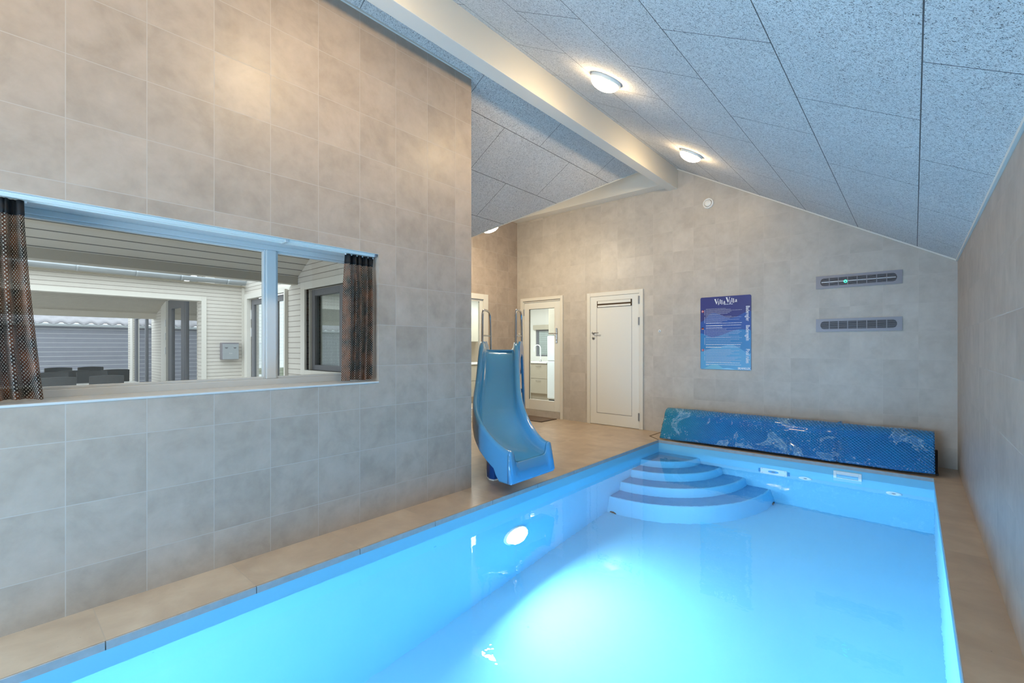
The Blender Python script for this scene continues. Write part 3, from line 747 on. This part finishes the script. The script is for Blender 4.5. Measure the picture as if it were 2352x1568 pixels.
B(-5.615, -5.575, YF - .012, YF, 1.45, 1.52).build('switch_plate', 'plastic_white', o, bevel=.003); B(-5.607, -5.583, YF - .015, YF - .010, 1.46, 1.51).build('rocker', 'cab_beige', o)

# ------------------------------------------------------------------ pool rules sign
sx0, sx1, sz0, sz1 = -2.255, -1.605, .955, 1.952; SW = sx1 - sx0; SH = sz1 - sz0
sg = thing('pool_rules_sign', 'blue wavy pool rules board with white writing on the far wall', 'sign', (-1.93, YF, sz0))
def rrect(r=.02, n=5):
    pts = []
    for cx, cz, a0 in ((sx1 - r, sz1 - r, 0), (sx0 + r, sz1 - r, 90), (sx0 + r, sz0 + r, 180), (sx1 - r, sz0 + r, 270)):
        for i in range(n + 1): a = R(a0 + 90 * i / n); pts.append((cx + r * math.cos(a), cz + r * math.sin(a)))
    return pts
MB().prism([(x, YF - .006, z) for x, z in rrect()], (0, .005, 0)).build('board', 'sign_navy', sg)
def wave(pts, mat, k):
    """filled band under a curve given as (u, v) with u left-right 0..1 and v from the top 0..1"""
    P = []
    for i in range(41):
        u = i / 40
        for (a, va), (b, vb) in zip(pts, pts[1:]):
            if a <= u <= b: q_ = (u - a) / (b - a); q_ = q_ * q_ * (3 - 2 * q_); v = va + (vb - va) * q_; break
        P.append((u, v))
    y = YF - .0062 - .0003 * k; e = .006
    m = MB(); vs = []
    for u, v in P:
        x = sx0 + e / 2 + u * (SW - e); zt = sz1 - v * SH; vs += [(x, y, max(zt, sz0 + e)), (x, y, sz0 + e / 2)]
    m.add(vs, [(2 * i, 2 * i + 2, 2 * i + 3, 2 * i + 1) for i in range(40)]); m.build('wave_band', mat, sg)
wave([(0, .34), (.25, .22), (.62, .30), (1, .215)], 'sign_blue2', 0)
wave([(0, .50), (.24, .555), (.80, .455), (1, .47)], 'sign_blue3', 1)
wave([(0, .755), (.3, .70), (.62, .66), (1, .775)], 'sign_blue4', 2)
wave([(0, 1.0), (.30, .925), (.55, 1.0), (1, 1.01)], 'sign_blue5', 3)
wave([(0, 1.01), (.35, 1.0), (.55, .975), (.78, 1.0), (1, 1.01)], 'sign_blue6', 4)
YT = YF - .0082
rx = (R(90), 0, 0)
def U(u): return sx0 + u * SW
def Vz(v): return sz1 - v * SH
# logo lettering: upright serif capitals and letters, with a bounce
def glyph(m, ch, x, z, h):
    def P(pts): m.prism([(x + a * h, YT, z + b * h) for a, b in pts], (0, .0004, 0))
    if ch == 'V':
        P([(0, 1), (.26, 1), (.46, .30), (.40, 0), (.36, 0)]); P([(.36, 0), (.42, 0), (.74, 1), (.66, 1)]); P([(-.04, 1.0), (.34, 1.0), (.34, 1.05), (-.04, 1.05)]); P([(.56, 1.0), (.80, 1.0), (.80, 1.05), (.56, 1.05)]); return .66
    if ch == 'i': P([(.06, 0), (.24, 0), (.24, .62), (.06, .62)]); P([(0, 0), (.30, 0), (.30, .05), (0, .05)]); P([(.0, .58), (.1, .58), (.1, .64), (.0, .64)]); P([(.15 + .09 * math.cos(a), .82 + .09 * math.sin(a)) for a in [k * math.pi / 5 for k in range(10)]]); return .32
    if ch == 'l': P([(.06, 0), (.23, 0), (.23, 1.0), (.06, 1.0)]); P([(0, 0), (.29, 0), (.29, .05), (0, .05)]); P([(0, .94), (.1, .94), (.1, 1.0), (0, 1.0)]); return .31
    if ch == 'a':
        P([(.30, .04), (.47, .0), (.47, .48), (.40, .60), (.30, .5)]); P([(.08, .44), (.20, .60), (.40, .64), (.40, .55), (.24, .53), (.16, .42)]); P([(.30, .36), (.12, .32), (.02, .16), (.08, .02), (.2, -.02), (.32, .06), (.32, .12), (.22, .07), (.16, .12), (.18, .24), (.32, .28)]); P([(.44, 0), (.54, .02), (.54, .07), (.44, .06)]); return .54
m = MB(); X = U(.29); h_ = .062; lead = (0, -.010, .004, -.006, .002, .014, -.004, .014, .008, .016)
for ch, dz in zip('VillaVilla', lead): X += glyph(m, ch, X, Vz(.104) + dz, h_ * (1.12 if ch == 'V' else .95)) * h_ * 1.12
m.build('logo_lettering', 'sign_white', sg)
m = MB(); 
for a, b in ((.475, .53), (.535, .57), (.58, .60), (.612, .655)): m.box(U(a), U(b), YT, YT + .0004, Vz(.116), Vz(.106))
m.build('tagline', 'sign_text', sg)
# column headings turned a quarter to read downwards
for body, v, sz in (('Baderegler', .145, .0665), ('Baderegeln', .40, .0665), ('Pool rules', .715, .0665)):
    text('heading', body, sz, (U(.905), YT, Vz(v)), (R(90), R(90), 0), 'sign_white', sg, offset=.0004, sx=.70)
text('maker_name', 'SKANLUX', .038, (U(.985), YT, Vz(.988)), rx, 'sign_white', sg, 'RIGHT', offset=.0012, sx=.9)
# blocks of small print, three languages; each line a strip
random.seed(11)
blocks = [(.165, .235, [.48, .60, .86, .62, .58, .54]), (.245, .36, [.35, .42, .62, .85, .58, .80, .52, .40, .36]), (.365, .395, [.86, .84]), (.40, .425, [.40, .40]),
          (.435, .56, [.84, .50, .80, .86, .82, .78, .55, .80, .60]), (.565, .655, [.86, .80, .60, .86, .84]), (.66, .69, [.84, .82]), (.697, .703, [.38]),
          (.725, .90, [.60, .80, .68, .62, .80, .58, .50, .84, .76, .70, .84, .60, .62]), (.905, .93, [.82, .84]), (.94, .945, [.08])]
for k, (a, b, L) in enumerate(blocks):
    strong = k in (2, 3, 6, 7, 9, 10)
    n = len(L)
    for i, e in enumerate(L):
        m = MB(); v = a + (b - a) * (i / max(1, n - 1)); x = U(.115); end = U(.115 + e * .83)
        while x < end - .004:
            wl = min(random.uniform(.012, .05), end - x); m.box(x, x + wl, YT + .0002, YT + .0005, Vz(v) - (.0024 if strong else .0017), Vz(v) + (.0024 if strong else .0017)); x += wl + .003
        m.build('text_line', 'sign_white' if strong else 'sign_text', sg)
for a, b in ((.175, .25), (.27, .36), (.45, .53), (.56, .66), (.72, .80), (.82, .88)): B(U(.088), U(.096), YT + .0002, YT + .0005, Vz(b), Vz(a)).build('side_note', 'sign_text', sg)
for v, top, bot in ((.195, 'sign_red', 'sign_white'), (.435, 'sign_black', 'sign_gold'), (.735, 'sign_red', 'sign_text')):
    o = MB().lathe([(0, 0), (.017, 0), (.017, .0006), (0, .0006)], (U(.05), YT + .0004, Vz(v)), (0, -1, 0), 24).build('flag_disc', top, sg)
    if v < .3 or v > .7:
        B(U(.05) - .016, U(.05) + .016, YT - .0006, YT - .0002, Vz(v) - .0022, Vz(v) + .0022).box(U(.05) - .006, U(.05) - .002, YT - .0006, YT - .0002, Vz(v) - .0155, Vz(v) + .0155).build('flag_cross', bot, o)
    else:
        B(U(.05) - .014, U(.05) + .014, YT - .0006, YT - .0002, Vz(v) - .013, Vz(v) - .005).build('flag_stripe', bot, o); B(U(.05) - .016, U(.05) + .016, YT - .0006, YT - .0002, Vz(v) - .005, Vz(v) + .005).build('flag_stripe', 'sign_red', o)

# ------------------------------------------------------------------ left window with curtains
wd = sroot('window_1', (-3.3, .8, 1.01))
fx0, fx1 = -3.34, -3.28
m = MB(); ya, yb, za, zb = WH[0], WH[1], WH[2], WH[3]
m.box(fx0, fx1, ya, yb, zb - .034, zb); m.box(fx0, fx1, ya, yb, za, za + .042); m.box(fx0, fx1 + .001, 1.229, 1.293, za + .042, zb - .034); m.box(fx0, fx1, yb - .045, yb, za + .042, zb - .034); m.box(fx0, fx1, ya, ya + .05, za + .042, zb - .034)
m.build('window_frame', 'frame_white', wd, bevel=.004)
m = MB()
for a, b in ((ya + .05, 1.229), (1.293, yb - .045)):
    g_ = .014
    ringy(m, fx0 + .01, fx1 - .012, a, b, za + .042, zb - .034, g_, g_, g_, g_)
m.build('glazing_bead', 'frame_white', wd, bevel=.002)
m = MB()
for a, b in ((ya + .05, 1.229), (1.293, yb - .045)): m.box(-3.316, -3.311, a, b, za + .04, zb - .03)
m.build('glass_pane', 'glass', wd)
B(-3.34, XL + .003, ya, yb, za - .01, za + .002).build('window_sill', 'frame_white', wd, bevel=.002)
m = MB(); m.box(-3.28, -3.0, ya, yb, zb - .002, zb); m.build('head_lining', 'frame_white', wd)
o = thing('curtain_track', 'double white aluminium curtain track along the top of the window niche', 'curtain track', (-3.05, .8, 1.94))
m = MB(); m.box(-3.035, -3.022, ya + .01, yb - .01, 1.936, 1.956); m.box(-3.075, -3.062, ya + .01, yb - .01, 1.936, 1.956); m.box(-3.08, -3.018, ya + .01, yb - .01, 1.950, 1.956); m.build('rail', 'white_gloss', o, bevel=.002)
m = MB(); m.box(-3.085, -3.015, 1.245, 1.262, 1.936, 1.957); m.build('bracket', 'frame_white', o)
m = MB(); m.box(-3.085, -3.012, yb - .022, yb - .008, 1.936, 1.957); m.build('end_cap', 'grey_metal', o)

def curtain(y0t, y1t, y0b, y1b, label, seed, folds):
    random.seed(seed); o = thing('curtain', label, 'curtain', (-3.05, (y0t + y1t) / 2, 1.02), 'short patterned curtains of the big window')
    nz, ny = 40, folds * 14; ph = [random.uniform(0, 6.28) for _ in range(4)]
    def P(i, j, k0=0.0):
        v = i / nz; u = j / ny; z = 1.932 - v * .905
        a = y0t + (y0b - y0t) * v ** 1.5; b = y1t + (y1b - y1t) * v ** 1.5
        uu = u + .018 * math.sin(u * 15 + ph[0] + v * 1.5)
        amp = .010 + .026 * min(1, v * 4)
        x = -3.052 + amp * math.sin(2 * math.pi * folds * u + ph[1] + .4 * v * math.sin(ph[2])) + .006 * math.sin(5.3 * math.pi * folds * u + ph[3]) 
        return (x, a + (b - a) * min(1, max(0, uu)), z + .004 * math.sin(9 * u + ph[2]) * v)
    rows = [[P(i, j) for j in range(ny + 1)] for i in range(nz + 1)]
    uv = []; L = 0
    arc = [0.0]
    for j in range(1, ny + 1): arc.append(arc[-1] + (Vector(rows[20][j]) - Vector(rows[20][j - 1])).length)
    for i in range(nz + 1):
        for j in range(ny + 1): uv.append((arc[j], i / nz * .9))
    MB().grid(rows).build('cloth', 'curtain_cloth', o, smooth=True, uv=uv)
    rows = [[(P(i, j)[0] + .003 + .003 * math.sin(j * 1.9), P(i, j)[1], P(i, j)[2]) for j in range(ny + 1)] for i in range(0, 4)]
    MB().grid(rows).build('gather_tape', 'curtain_tape', o, smooth=True, thick=.003)
    for k in range(folds + 1):
        yk = y0t + (y1t - y0t) * k / folds
        B(-3.056, -3.048, yk - .004, yk + .004, 1.925, 1.9355).build('glider', 'plastic_white', o)
curtain(1.675, 1.895, 1.660, 1.880, 'dark brown patterned curtain at the end of the window nearest the alcove', 5, 5)
curtain(-.27, .107, -.25, .165, 'dark brown patterned curtain at the window end farthest from the alcove', 9, 6)

# ------------------------------------------------------------------ covered terrace, courtyard and neighbouring house
B(-30, -3.345, -12, 3.2, -.12, -.04).build('ground', 'paving', kind='structure')
m = MB(); m.prism([(-3.34, -4, zl(-3.34)), (-5.72, -4, zl(-5.72)), (-5.72, 2.5, zl(-5.72)), (-3.34, 2.5, zl(-3.34))], T); m.build('terrace_ceiling', 'soffit_boards', kind='structure')
m = MB(); m.box(-5.80, -5.70, -4, 2.5, 2.03, 2.16); m.box(-5.95, -5.802, -4, 2.5, 2.06, 2.22); m.build('terrace_beam', 'cab_beige', kind='structure', bevel=.004)
# facade across the courtyard with its wide opening
XFc = -9.607
wall('facade_wall', 'siding_cream', 'y', XFc, XFc - .22, -6, 3.2, lambda y: 2.39, [(-3.0, 2.50, -.04, 2.085)], zb=-.04)
m = MB(); m.box(XFc + .001, XFc + .02, 2.50, 2.575, -.04, 2.16); m.box(XFc + .001, XFc + .02, -3, 2.499, 2.085, 2.16); m.build('facade_opening_trim', 'white_paint', kind='structure')
B(XFc + .001, XFc + .02, 3.155, 3.199, -.04, 2.385).build('facade_corner_trim', 'white_paint', kind='structure')
m = MB(); m.box(XFc - .2, XFc + .06, -6, 3.2, 2.391, 2.41); m.build('facade_soffit_trim', 'cab_beige', kind='structure')
g_ = thing('rain_gutter', 'pale half round rain gutter along the eave across the courtyard', 'gutter', (XFc + .15, 0, 2.41))
rows = []
for i in range(11):
    a = math.pi * i / 10; rows.append([(XFc + .17 + .075 * math.cos(a), y, 2.485 - .075 * math.sin(a)) for y in (-6, 3.16)])
MB().grid(rows).build('trough', 'zinc', g_, smooth=True, thick=.003)
for y in (-1.2, .05, .85, 1.55, 2.15, 2.85):
    rows = []
    for i in range(11):
        a = math.pi * i / 10; rows.append([(XFc + .17 + .079 * math.cos(a), yy, 2.485 - .079 * math.sin(a)) for yy in (y, y + .03)])
    MB().grid(rows).build('gutter_bracket', 'zinc', g_, smooth=True, thick=.003)
B(XFc - 3, XFc + .09, -6, 3.2, 2.99, 3.05).build('facade_roof', 'roof_tile', kind='structure')
# wall with the grey door, right of the corner
wall('courtyard_wall', 'siding_cream', 'x', 3.2, 3.36, XFc - .2, -6.0, lambda x: 2.6, [(-9.33, -6.7, -.04, 2.19)], zb=-.04)
m = MB(); m.box(-9.42, -9.30, 3.14, 3.215, -.04, 2.24); m.box(-9.30, -6.6, 3.14, 3.215, 2.15, 2.24); m.build('courtyard_door_trim', 'white_paint', kind='structure')
B(-9.6, -8.12, 4.2, 4.3, -.04, 2.6).build('porch_room_wall', 'cab_beige', kind='structure'); B(-9.82, -6.0, 3.36, 8, 2.56, 2.62).build('porch_room_ceiling', 'kitchen_wall', kind='structure')
d = sroot('door_4', (-8.0, 3.25, 0))
m = MB()
for a, b in ((-9.30, -8.30), (-8.28, -7.1)):
    ringx(m, a, b, 3.22, 3.28, -.03, 2.14, .1, .1, .13, .1)
m.build('door_frame', 'window_grey', d, bevel=.004)
m = MB(); m.box(-9.2, -8.4, 3.245, 3.25, .1, 2.04); m.box(-8.18, -7.2, 3.245, 3.25, .1, 2.04); m.build('glass_pane', 'glass_out', d)
for z in (1.78, 1.45): B(-9.315, -9.295, 3.205, 3.222, z, z + .17).build('hinge', 'plastic_white', d)
B(-6.02, -5.985, 2.46, 2.499, -.04, 2.0).build('corner_trim', 'white_paint', kind='structure')
# grey window in the terrace wall
wd = sroot('window_2', (-4.6, 2.6, 1.0))
m = MB(); a, b, c_, d_ = -5.47, -3.75, .99, 1.95
ringx(m, a - .11, b + .1, 2.475, 2.53, c_ - .06, d_ + .09, .11, .1, .06, .09)
m.box(a, a + .012, 2.531, 2.62, c_, d_); m.build('casing', 'white_paint', wd, bevel=.003)
m = MB(); y0, y1 = 2.56, 2.62
ringx(m, a + .013, -4.72, y0, y1, c_, d_, .072, .08, .06, .075); ringx(m, -4.719, b, y0, y1, c_, d_, .07, .07, .06, .075)
ringx(m, -4.648, b - .071, y0 - .012, y1 - .01, c_ + .061, d_ - .076, .05, .04, .04, .04); m.build('window_frame', 'window_grey', wd, bevel=.003)
m = MB(); m.box(a + .085, -4.80, 2.585, 2.59, c_ + .06, d_ - .075); m.box(-4.60, b - .07, 2.585, 2.59, c_ + .1, d_ - .075); m.build('glass_pane', 'glass_out', wd)
rows = [[(a + .06 + i * .0135, 2.64 + .008 * math.sin(i * 1.1) + .004 * math.sin(i * 2.7), z) for i in range(120)] for z in (c_ + .03, d_ - .05)]
MB().grid(rows).build('net_curtain', 'kitchen_wall', wd, smooth=True)
# mailbox on the facade
o = thing('mailbox', 'light grey metal mailbox hanging on the cream siding across the courtyard', 'mailbox', (XFc + .06, 2.94, 1.0))
B(XFc + .002, XFc + .12, 2.79, 3.07, 1.03, 1.34).build('case', 'grey_metal', o, bevel=.008)
B(XFc + .121, XFc + .13, 2.80, 3.065, 1.035, 1.315).build('flap', 'zinc', o, bevel=.004)
for y in (2.835, 2.975): MB().box(XFc + .13, XFc + .133, y, y + .05, 1.245, 1.256).box(XFc + .13, XFc + .133, y + .008, y + .042, 1.232, 1.2455).build('slot', 'window_grey', o)
m = MB(); m.tube([(XFc + .132, 2.915, 1.135), (XFc + .132, 2.905, 1.155)], .003, 6); m.tube([(XFc + .132, 2.925, 1.142), (XFc + .132, 2.955, 1.142)], .003, 6); m.build('emblem', 'plastic_white', o)
# side wall with glazing, seen through the opening
YS = 2.62
m = MB(); m.box(-14.1, -13.0, YS, YS + .15, -.04, 3.2); m.box(-10.35, XFc - .22, YS, YS + .15, -.04, 3.2); m.box(-16.9, XFc - .2, YS, YS + .15, 2.75, 3.3); m.box(-17.0, -16.55, YS, YS + .15, -.04, 3.2); m.build('side_wall', 'siding_cream', kind='structure')
m = MB(); m.box(-16.5, -16.25, YS - .03, YS, -.04, 2.35); m.prism([(-16.25, YS - .03, 2.28), (-15.6, YS - .03, 2.75), (-15.85, YS - .03, 2.75), (-16.5, YS - .03, 2.35)], (0, .03, 0)); m.box(-13.05, -12.6, YS - .02, YS + .1, -.04, 2.6); m.build('side_wall_trim', 'white_paint', kind='structure')
wd = sroot('window_3', (-14.8, YS, 0))
m = MB(); y0, y1 = YS + .02, YS + .08
ringx(m, -16.25, -14.9, y0, y1, 0, 2.12, .15, .05, .05, .1); ringx(m, -14.899, -14.1, y0, y1, 0, 2.12, .05, .06, .05, .1); ringx(m, -16.25, -14.1, y0, y1, 2.121, 2.75, .05, .06, .05, .05); m.build('window_frame', 'window_grey', wd)
B(-16.2, -14.1, YS + .05, YS + .055, 0, 2.75).build('glass_pane', 'glass_out', wd)
wd = sroot('window_4', (-11.5, YS, 0))
m = MB(); ringx(m, -12.6, -11.3, y0, y1, 0, 2.3, .3, .25, .1, .2); m.box(-11.28, -11.2, y0, y1, 0, 2.5); m.build('window_frame', 'window_grey', wd)
B(-12.5, -10.35, YS + .05, YS + .055, 0, 2.6).build('glass_pane', 'glass_out', wd)
for z in (1.72, 1.42, 1.1): B(-12.66, -12.6, YS - .035, YS - .021, z, z + .15).build('hinge', 'plastic_white', wd)
B(-17.0, XFc - .25, YS + .8, YS + .9, 0, 2.9).build('side_room_wall', 'kitchen_wall', kind='structure')
# ceiling of the far covered terrace and its eave board
m = MB(); m.prism([(XFc - .22, -6, 2.95), (-13.6, -6, 2.05), (-13.6, YS, 2.05), (XFc - .22, YS, 2.95)], (0, 0, .1)); m.box(-13.85, -13.6, -6, YS, 1.93, 2.05); m.build('far_terrace_ceiling', 'soffit_boards', kind='structure')
# grey clad building with a tiled roof
B(-18.2, -17.5, -7, 4.5, -.04, 1.82).build('outbuilding_wall', 'siding_grey', kind='structure')
g_ = thing('shed_gutter', 'pale gutter along the eave of the grey clad building', 'gutter', (-17.4, 0, 1.82))
B(-17.5, -17.36, -7, 4.5, 1.82, 1.90).build('trough', 'zinc', g_, bevel=.02)
rows = []; nY = 230
for k in range(9):
    row = []
    for i in range(nY + 1):
        y = -7 + 11.5 * i / nY; row.append((-17.36 - k * .1, y, 1.92 + k * .055 + .03 * math.sin(y * 2 * math.pi / .3) - (.0 if k % 3 else .02)))
    rows.append(row)
MB().grid(rows).build('outbuilding_roof', 'roof_tile', smooth=True, thick=.02, kind='structure')

# terrace table and wicker chairs
tb = thing('terrace_table', 'long pale table between the wicker chairs on the far terrace', 'table', (-10.9, .95, -.04))
B(-10.72, -10.34, -.4, 1.75, .60, .64).build('tabletop', 'worktop_white', tb, bevel=.006)
for x in (-10.70, -10.42):
    for y in (-.3, 1.6): B(x, x + .05, y, y + .05, -.04, .60).build('leg', 'window_grey', tb)
def chair(loc, rz, label):
    o = thing('wicker_chair', label, 'chair', (0, 0, 0), 'grey wicker chairs on the far terrace')
    m = MB(); rows = []
    for i in range(9):
        u = -1 + 2 * i / 8; rows.append([(u * .21, -.26 + .03 * u * u + (z - .45) * -.10, z) for z in (.40, .6, .8, .905 - .012 * u * u)])
    m.grid(rows); m.build('backrest', 'wicker', o, thick=.04)
    B(-.21, .21, -.25, .25, .38, .44).build('seat', 'wicker', o, bevel=.015)
    for sx in (-.22, .18):
        B(sx, sx + .04, -.25, .25, .62, .66).build('armrest', 'wicker', o, bevel=.01)
        for sy in (-.25, .22): B(sx, sx + .04, sy, sy + .04, 0, .64 if sy > 0 else .42).build('leg', 'wicker', o)
    return o
c0 = chair(None, 0, '')
spots = [(-10.06, .67, 90, 0, 'grey wicker chair back next to the left curtain, front row at the table'), (-10.12, 1.25, 90, 0, 'grey wicker chair back in the front row, nearer the glazed side wall'),
         (-10.98, .71, -90, .02, 'wicker chair across the table, showing just above the front chair beside the curtain'), (-10.98, 1.23, -90, .02, 'wicker chair across the table, showing just above the front chair near the glazing'),
         (-12.0, 1.03, 90, .02, 'dark wicker chair back between the two front chairs, second row'), (-12.05, 1.62, 90, .02, 'dark wicker chair back by the glazing, second row'),
         (-13.4, .96, -90, .02, 'rearmost wicker chair on the side of the curtain, only its top showing'), (-13.4, 1.47, -90, .02, 'rearmost wicker chair near the glazing, only its top showing')]
for i, (x, y, rz_, dz, lb) in enumerate(spots):
    c = c0 if i == 0 else copy_tree(c0, (0, 0, 0))
    c.location = (x, y, -.10 + dz); c.rotation_euler = (0, 0, R(rz_)); c['label'] = lb
for o in bpy.data.objects:
    if o.name.startswith('wicker_chair') and o.parent is None: ORG[o.name] = o.location.copy()
# greenery and sky seen between / reflected
B(-30, -3, 9.45, 40, -.2, -.05).build('lawn', 'grass', kind='structure')

# ------------------------------------------------------------------ kitchen behind the glass doors
KX0, KX1, KY0, KY1 = -8.0, -4.3, 3.4, 9.3
m = MB(); m.box(KX0, XA - .14, KY0, KY1, -.05, 0); m.box(XA - .14, KX1, YF + .14, KY1, -.05, 0); m.build('kitchen_floor', 'floor_tile', kind='structure')
m = MB(); m.box(KX0, XA - .14, KY0, KY1, 2.5, 2.55); m.box(XA - .14, KX1, YF + .14, KY1, 2.5, 2.55); m.build('kitchen_ceiling', 'kitchen_wall', kind='structure')
wall('kitchen_wall', 'kitchen_wall', 'x', KY1, KY1 + .12, KX0, KX1, lambda x: 2.55, [(-7.35, -6.45, 1.02, 1.70)])
B(KX0 - .1, KX0, KY0, KY1 + .12, 0, 2.55).build('kitchen_side_wall', 'kitchen_wall', kind='structure'); B(KX1, KX1 + .1, YF + .14, KY1 + .12, 0, 2.55).build('kitchen_side_wall', 'kitchen_wall', kind='structure')
wd = sroot('window_5', (-6.9, KY1, 1.0))
m = MB(); frame_y = KY1 + .03
ringx(m, -7.35, -6.45, frame_y, frame_y + .05, 1.02, 1.70, .05, .05, .04, .04); m.build('window_frame', 'window_grey', wd)
B(-7.30, -6.50, frame_y + .02, frame_y + .025, 1.06, 1.66).build('glass_pane', 'glass', wd)
B(-7.4, -6.4, KY1 - .05, KY1, 1.70, 1.82).build('window_blind', 'cab_beige', wd)
B(-12, -4, 11.6, 11.7, 0, 3).build('neighbour_wall', 'siding_cream', kind='structure')
wd = sroot('window_6', (-8.9, 11.6, 1.0))
m = MB(); ringx(m, -9.9, -8.1, 11.54, 11.6, .85, 1.87, .1, .15, .1, .12); m.build('window_frame', 'window_grey', wd)
B(-9.8, -8.25, 11.57, 11.58, .95, 1.75).build('glass_pane', 'glass_out', wd)

def cabinet(name, label, x0, x1, y0, y1, drawers, front, z1=.86):
    """front: '-y' or '+x'"""
    o = thing(name, label, 'cabinet', ((x0 + x1) / 2, (y0 + y1) / 2, 0), 'beige base cabinets of the kitchen')
    B(x0, x1, y0, y1, .14, z1).build('body', 'cab_beige', o); 
    if front == '-y': B(x0, x1, y0 + .05, y1, 0, .14).build('plinth', 'cab_beige', o)
    else: B(x0, x1 - .05, y0, y1, 0, .14).build('plinth', 'cab_beige', o)
    zs = [.145] + [.145 + (z1 - .15) * (i + 1) / drawers for i in range(drawers)]
    for a, b in zip(zs, zs[1:]):
        if front == '-y':
            f = B(x0 + .003, x1 - .003, y0 - .018, y0, a + .004, b - .004).build('drawer_front', 'cab_beige', o, bevel=.002)
            c = (x0 + x1) / 2; MB().tube([(c - .07, y0 - .018, b - .05), (c - .07, y0 - .04, b - .05), (c + .07, y0 - .04, b - .05), (c + .07, y0 - .018, b - .05)], .005, 8).build('handle', 'steel', f)
        else:
            f = B(x1, x1 + .018, y0 + .003, y1 - .003, a + .004, b - .004).build('drawer_front', 'cab_beige', o, bevel=.002)
            c = (y0 + y1) / 2; MB().tube([(x1 + .018, c - .07, b - .05), (x1 + .04, c - .07, b - .05), (x1 + .04, c + .07, b - .05), (x1 + .018, c + .07, b - .05)], .005, 8).build('handle', 'steel', f)
cabinet('base_cabinet', 'beige two drawer kitchen cabinet seen through the glass door', -7.02, -6.50, 8.68, KY1, 2, '-y')
cabinet('base_cabinet', 'narrow beige cabinet beside the drawers in the kitchen corner', -7.40, -7.03, 8.68, KY1, 1, '-y')
for i, (a, b, lb) in enumerate(((7.78, 8.66, 'beige drawer cabinet along the kitchen side wall, nearest the corner'), (6.88, 7.76, 'beige drawer cabinet seen through the alcove side door'), (5.98, 6.86, 'beige drawer cabinet nearest the alcove side door'))):
    cabinet('base_cabinet', lb, KX0 + .02, -7.42, a, b, 2, '+x')
o = tag(MB().box(-7.42, -6.50, 8.64, KY1 - .002, .865, .90).box(KX0 + .002, -7.38, 5.96, KY1 - .002, .865, .90).build('worktop', 'worktop_white', bevel=.004), 'white kitchen worktop seen through the glass door', 'worktop')
o = thing('fridge', 'tall white fridge at the right edge of the glass door view', 'fridge', (-6.1, 8.95, 0))
B(-6.48, -5.70, 8.66, 9.28, .03, 1.52).build('body', 'fridge_white', o, bevel=.01)
B(-6.47, -5.71, 8.62, 8.66, .06, .93).build('lower_door', 'fridge_white', o, bevel=.01); B(-6.47, -5.71, 8.62, 8.66, .94, 1.51).build('upper_door', 'fridge_white', o, bevel=.01)
B(-6.47, -5.71, 8.68, 9.2, .0, .03).build('foot_rail', 'vent_dark', o)
o = thing('wall_cabinet', 'beige cabinet fixed above the white fridge', 'cabinet', (-6.1, 8.95, 1.54), 'beige wall cabinets of the kitchen'); B(-6.50, -5.70, 8.72, 9.28, 1.54, 2.2).build('body', 'cab_beige', o); B(-6.49, -5.71, 8.70, 8.72, 1.55, 2.19).build('door', 'cab_beige', o, bevel=.003)
for a, b, lb in ((6.2, 7.0, 'beige wall cabinet over the side worktop, seen through the alcove door'), (7.01, 7.8, 'beige wall cabinet over the side worktop, towards the kitchen corner')):
    o = thing('wall_cabinet', lb, 'cabinet', (-7.8, (a + b) / 2, 1.4), 'beige wall cabinets of the kitchen'); B(KX0 + .001, -7.62, a, b, 1.38, 2.02).build('body', 'cab_beige', o); B(-7.62, -7.60, a + .004, b - .004, 1.385, 2.015).build('door', 'cab_beige', o, bevel=.003)
B(KX0, KX0 + .004, 5.96, 8.6, .90, 1.38).build('splashback', 'splash', kind='structure')
o = thing('double_socket', 'white double wall socket with a cable on the kitchen splashback', 'socket', (KX0 + .01, 7.0, 1.05)); B(KX0 + .004, KX0 + .018, 6.86, 7.16, 1.06, 1.16).build('plate', 'plastic_white', o, bevel=.003)
MB().tube([(KX0 + .02, 6.95, 1.10), (KX0 + .05, 6.96, 1.02), (KX0 + .05, 7.0, .95), (KX0 + .05, 7.05, .91)], .006, 8).build('cable', 'vent_dark', o)
o = thing('kitchen_tap', 'tall curved white tap on the worktop by the kitchen window', 'tap', (-6.98, 9.0, .90))
MB().lathe([(.03, 0), (.03, .01), (.018, .03), (.014, .05)], (-6.96, 9.0, .90), (0, 0, 1), 20).build('base', 'steel', o, smooth=True)
P = [(-6.96, 9.0, .93), (-6.96, 9.0, 1.20)] + [(-7.05 + .09 * math.cos(math.pi * i / 8), 9.0 - .02 * i / 8, 1.22 + .09 * math.sin(math.pi * i / 8)) for i in range(9)] + [(-7.14, 8.98, 1.14)]
MB().tube(P, .013, 10).build('spout', 'plastic_white', o, smooth=True)
o = thing('flower_vase', 'small vase with orange flowers on the kitchen worktop', 'vase', (-6.62, 8.9, .90))
MB().lathe([(.0, 0), (.03, 0), (.042, .04), (.032, .085), (.036, .10)], (-6.62, 8.9, .90), (0, 0, 1), 20).build('vase', 'cab_beige', o, smooth=True)
random.seed(5)
m = MB()
for i in range(9):
    a = random.uniform(0, 6.28); r_ = random.uniform(.02, .07); m.tube([(-6.62, 8.9, .99), (-6.62 + r_ * math.cos(a), 8.9 + r_ * math.sin(a), 1.04 + random.uniform(0, .07))], .003, 5)
m.build('stems', 'leaf', o)
for i in range(7):
    a = random.uniform(0, 6.28); r_ = random.uniform(.01, .07); MB().lathe([(0, -.012), (.014, -.004), (.014, .006), (0, .014)], (-6.62 + r_ * math.cos(a), 8.9 + r_ * math.sin(a), 1.06 + random.uniform(0, .06)), (0, 0, 1), 8).build('flower', 'orange', o)
area('kitchen_fill_light', (-6.8, 7.2, 2.45), (0, 0, 0), 1.2, 2.4, 62, (.90, .97, 1.0))  # unseen fill light added to brighten the kitchen, no fixture modelled
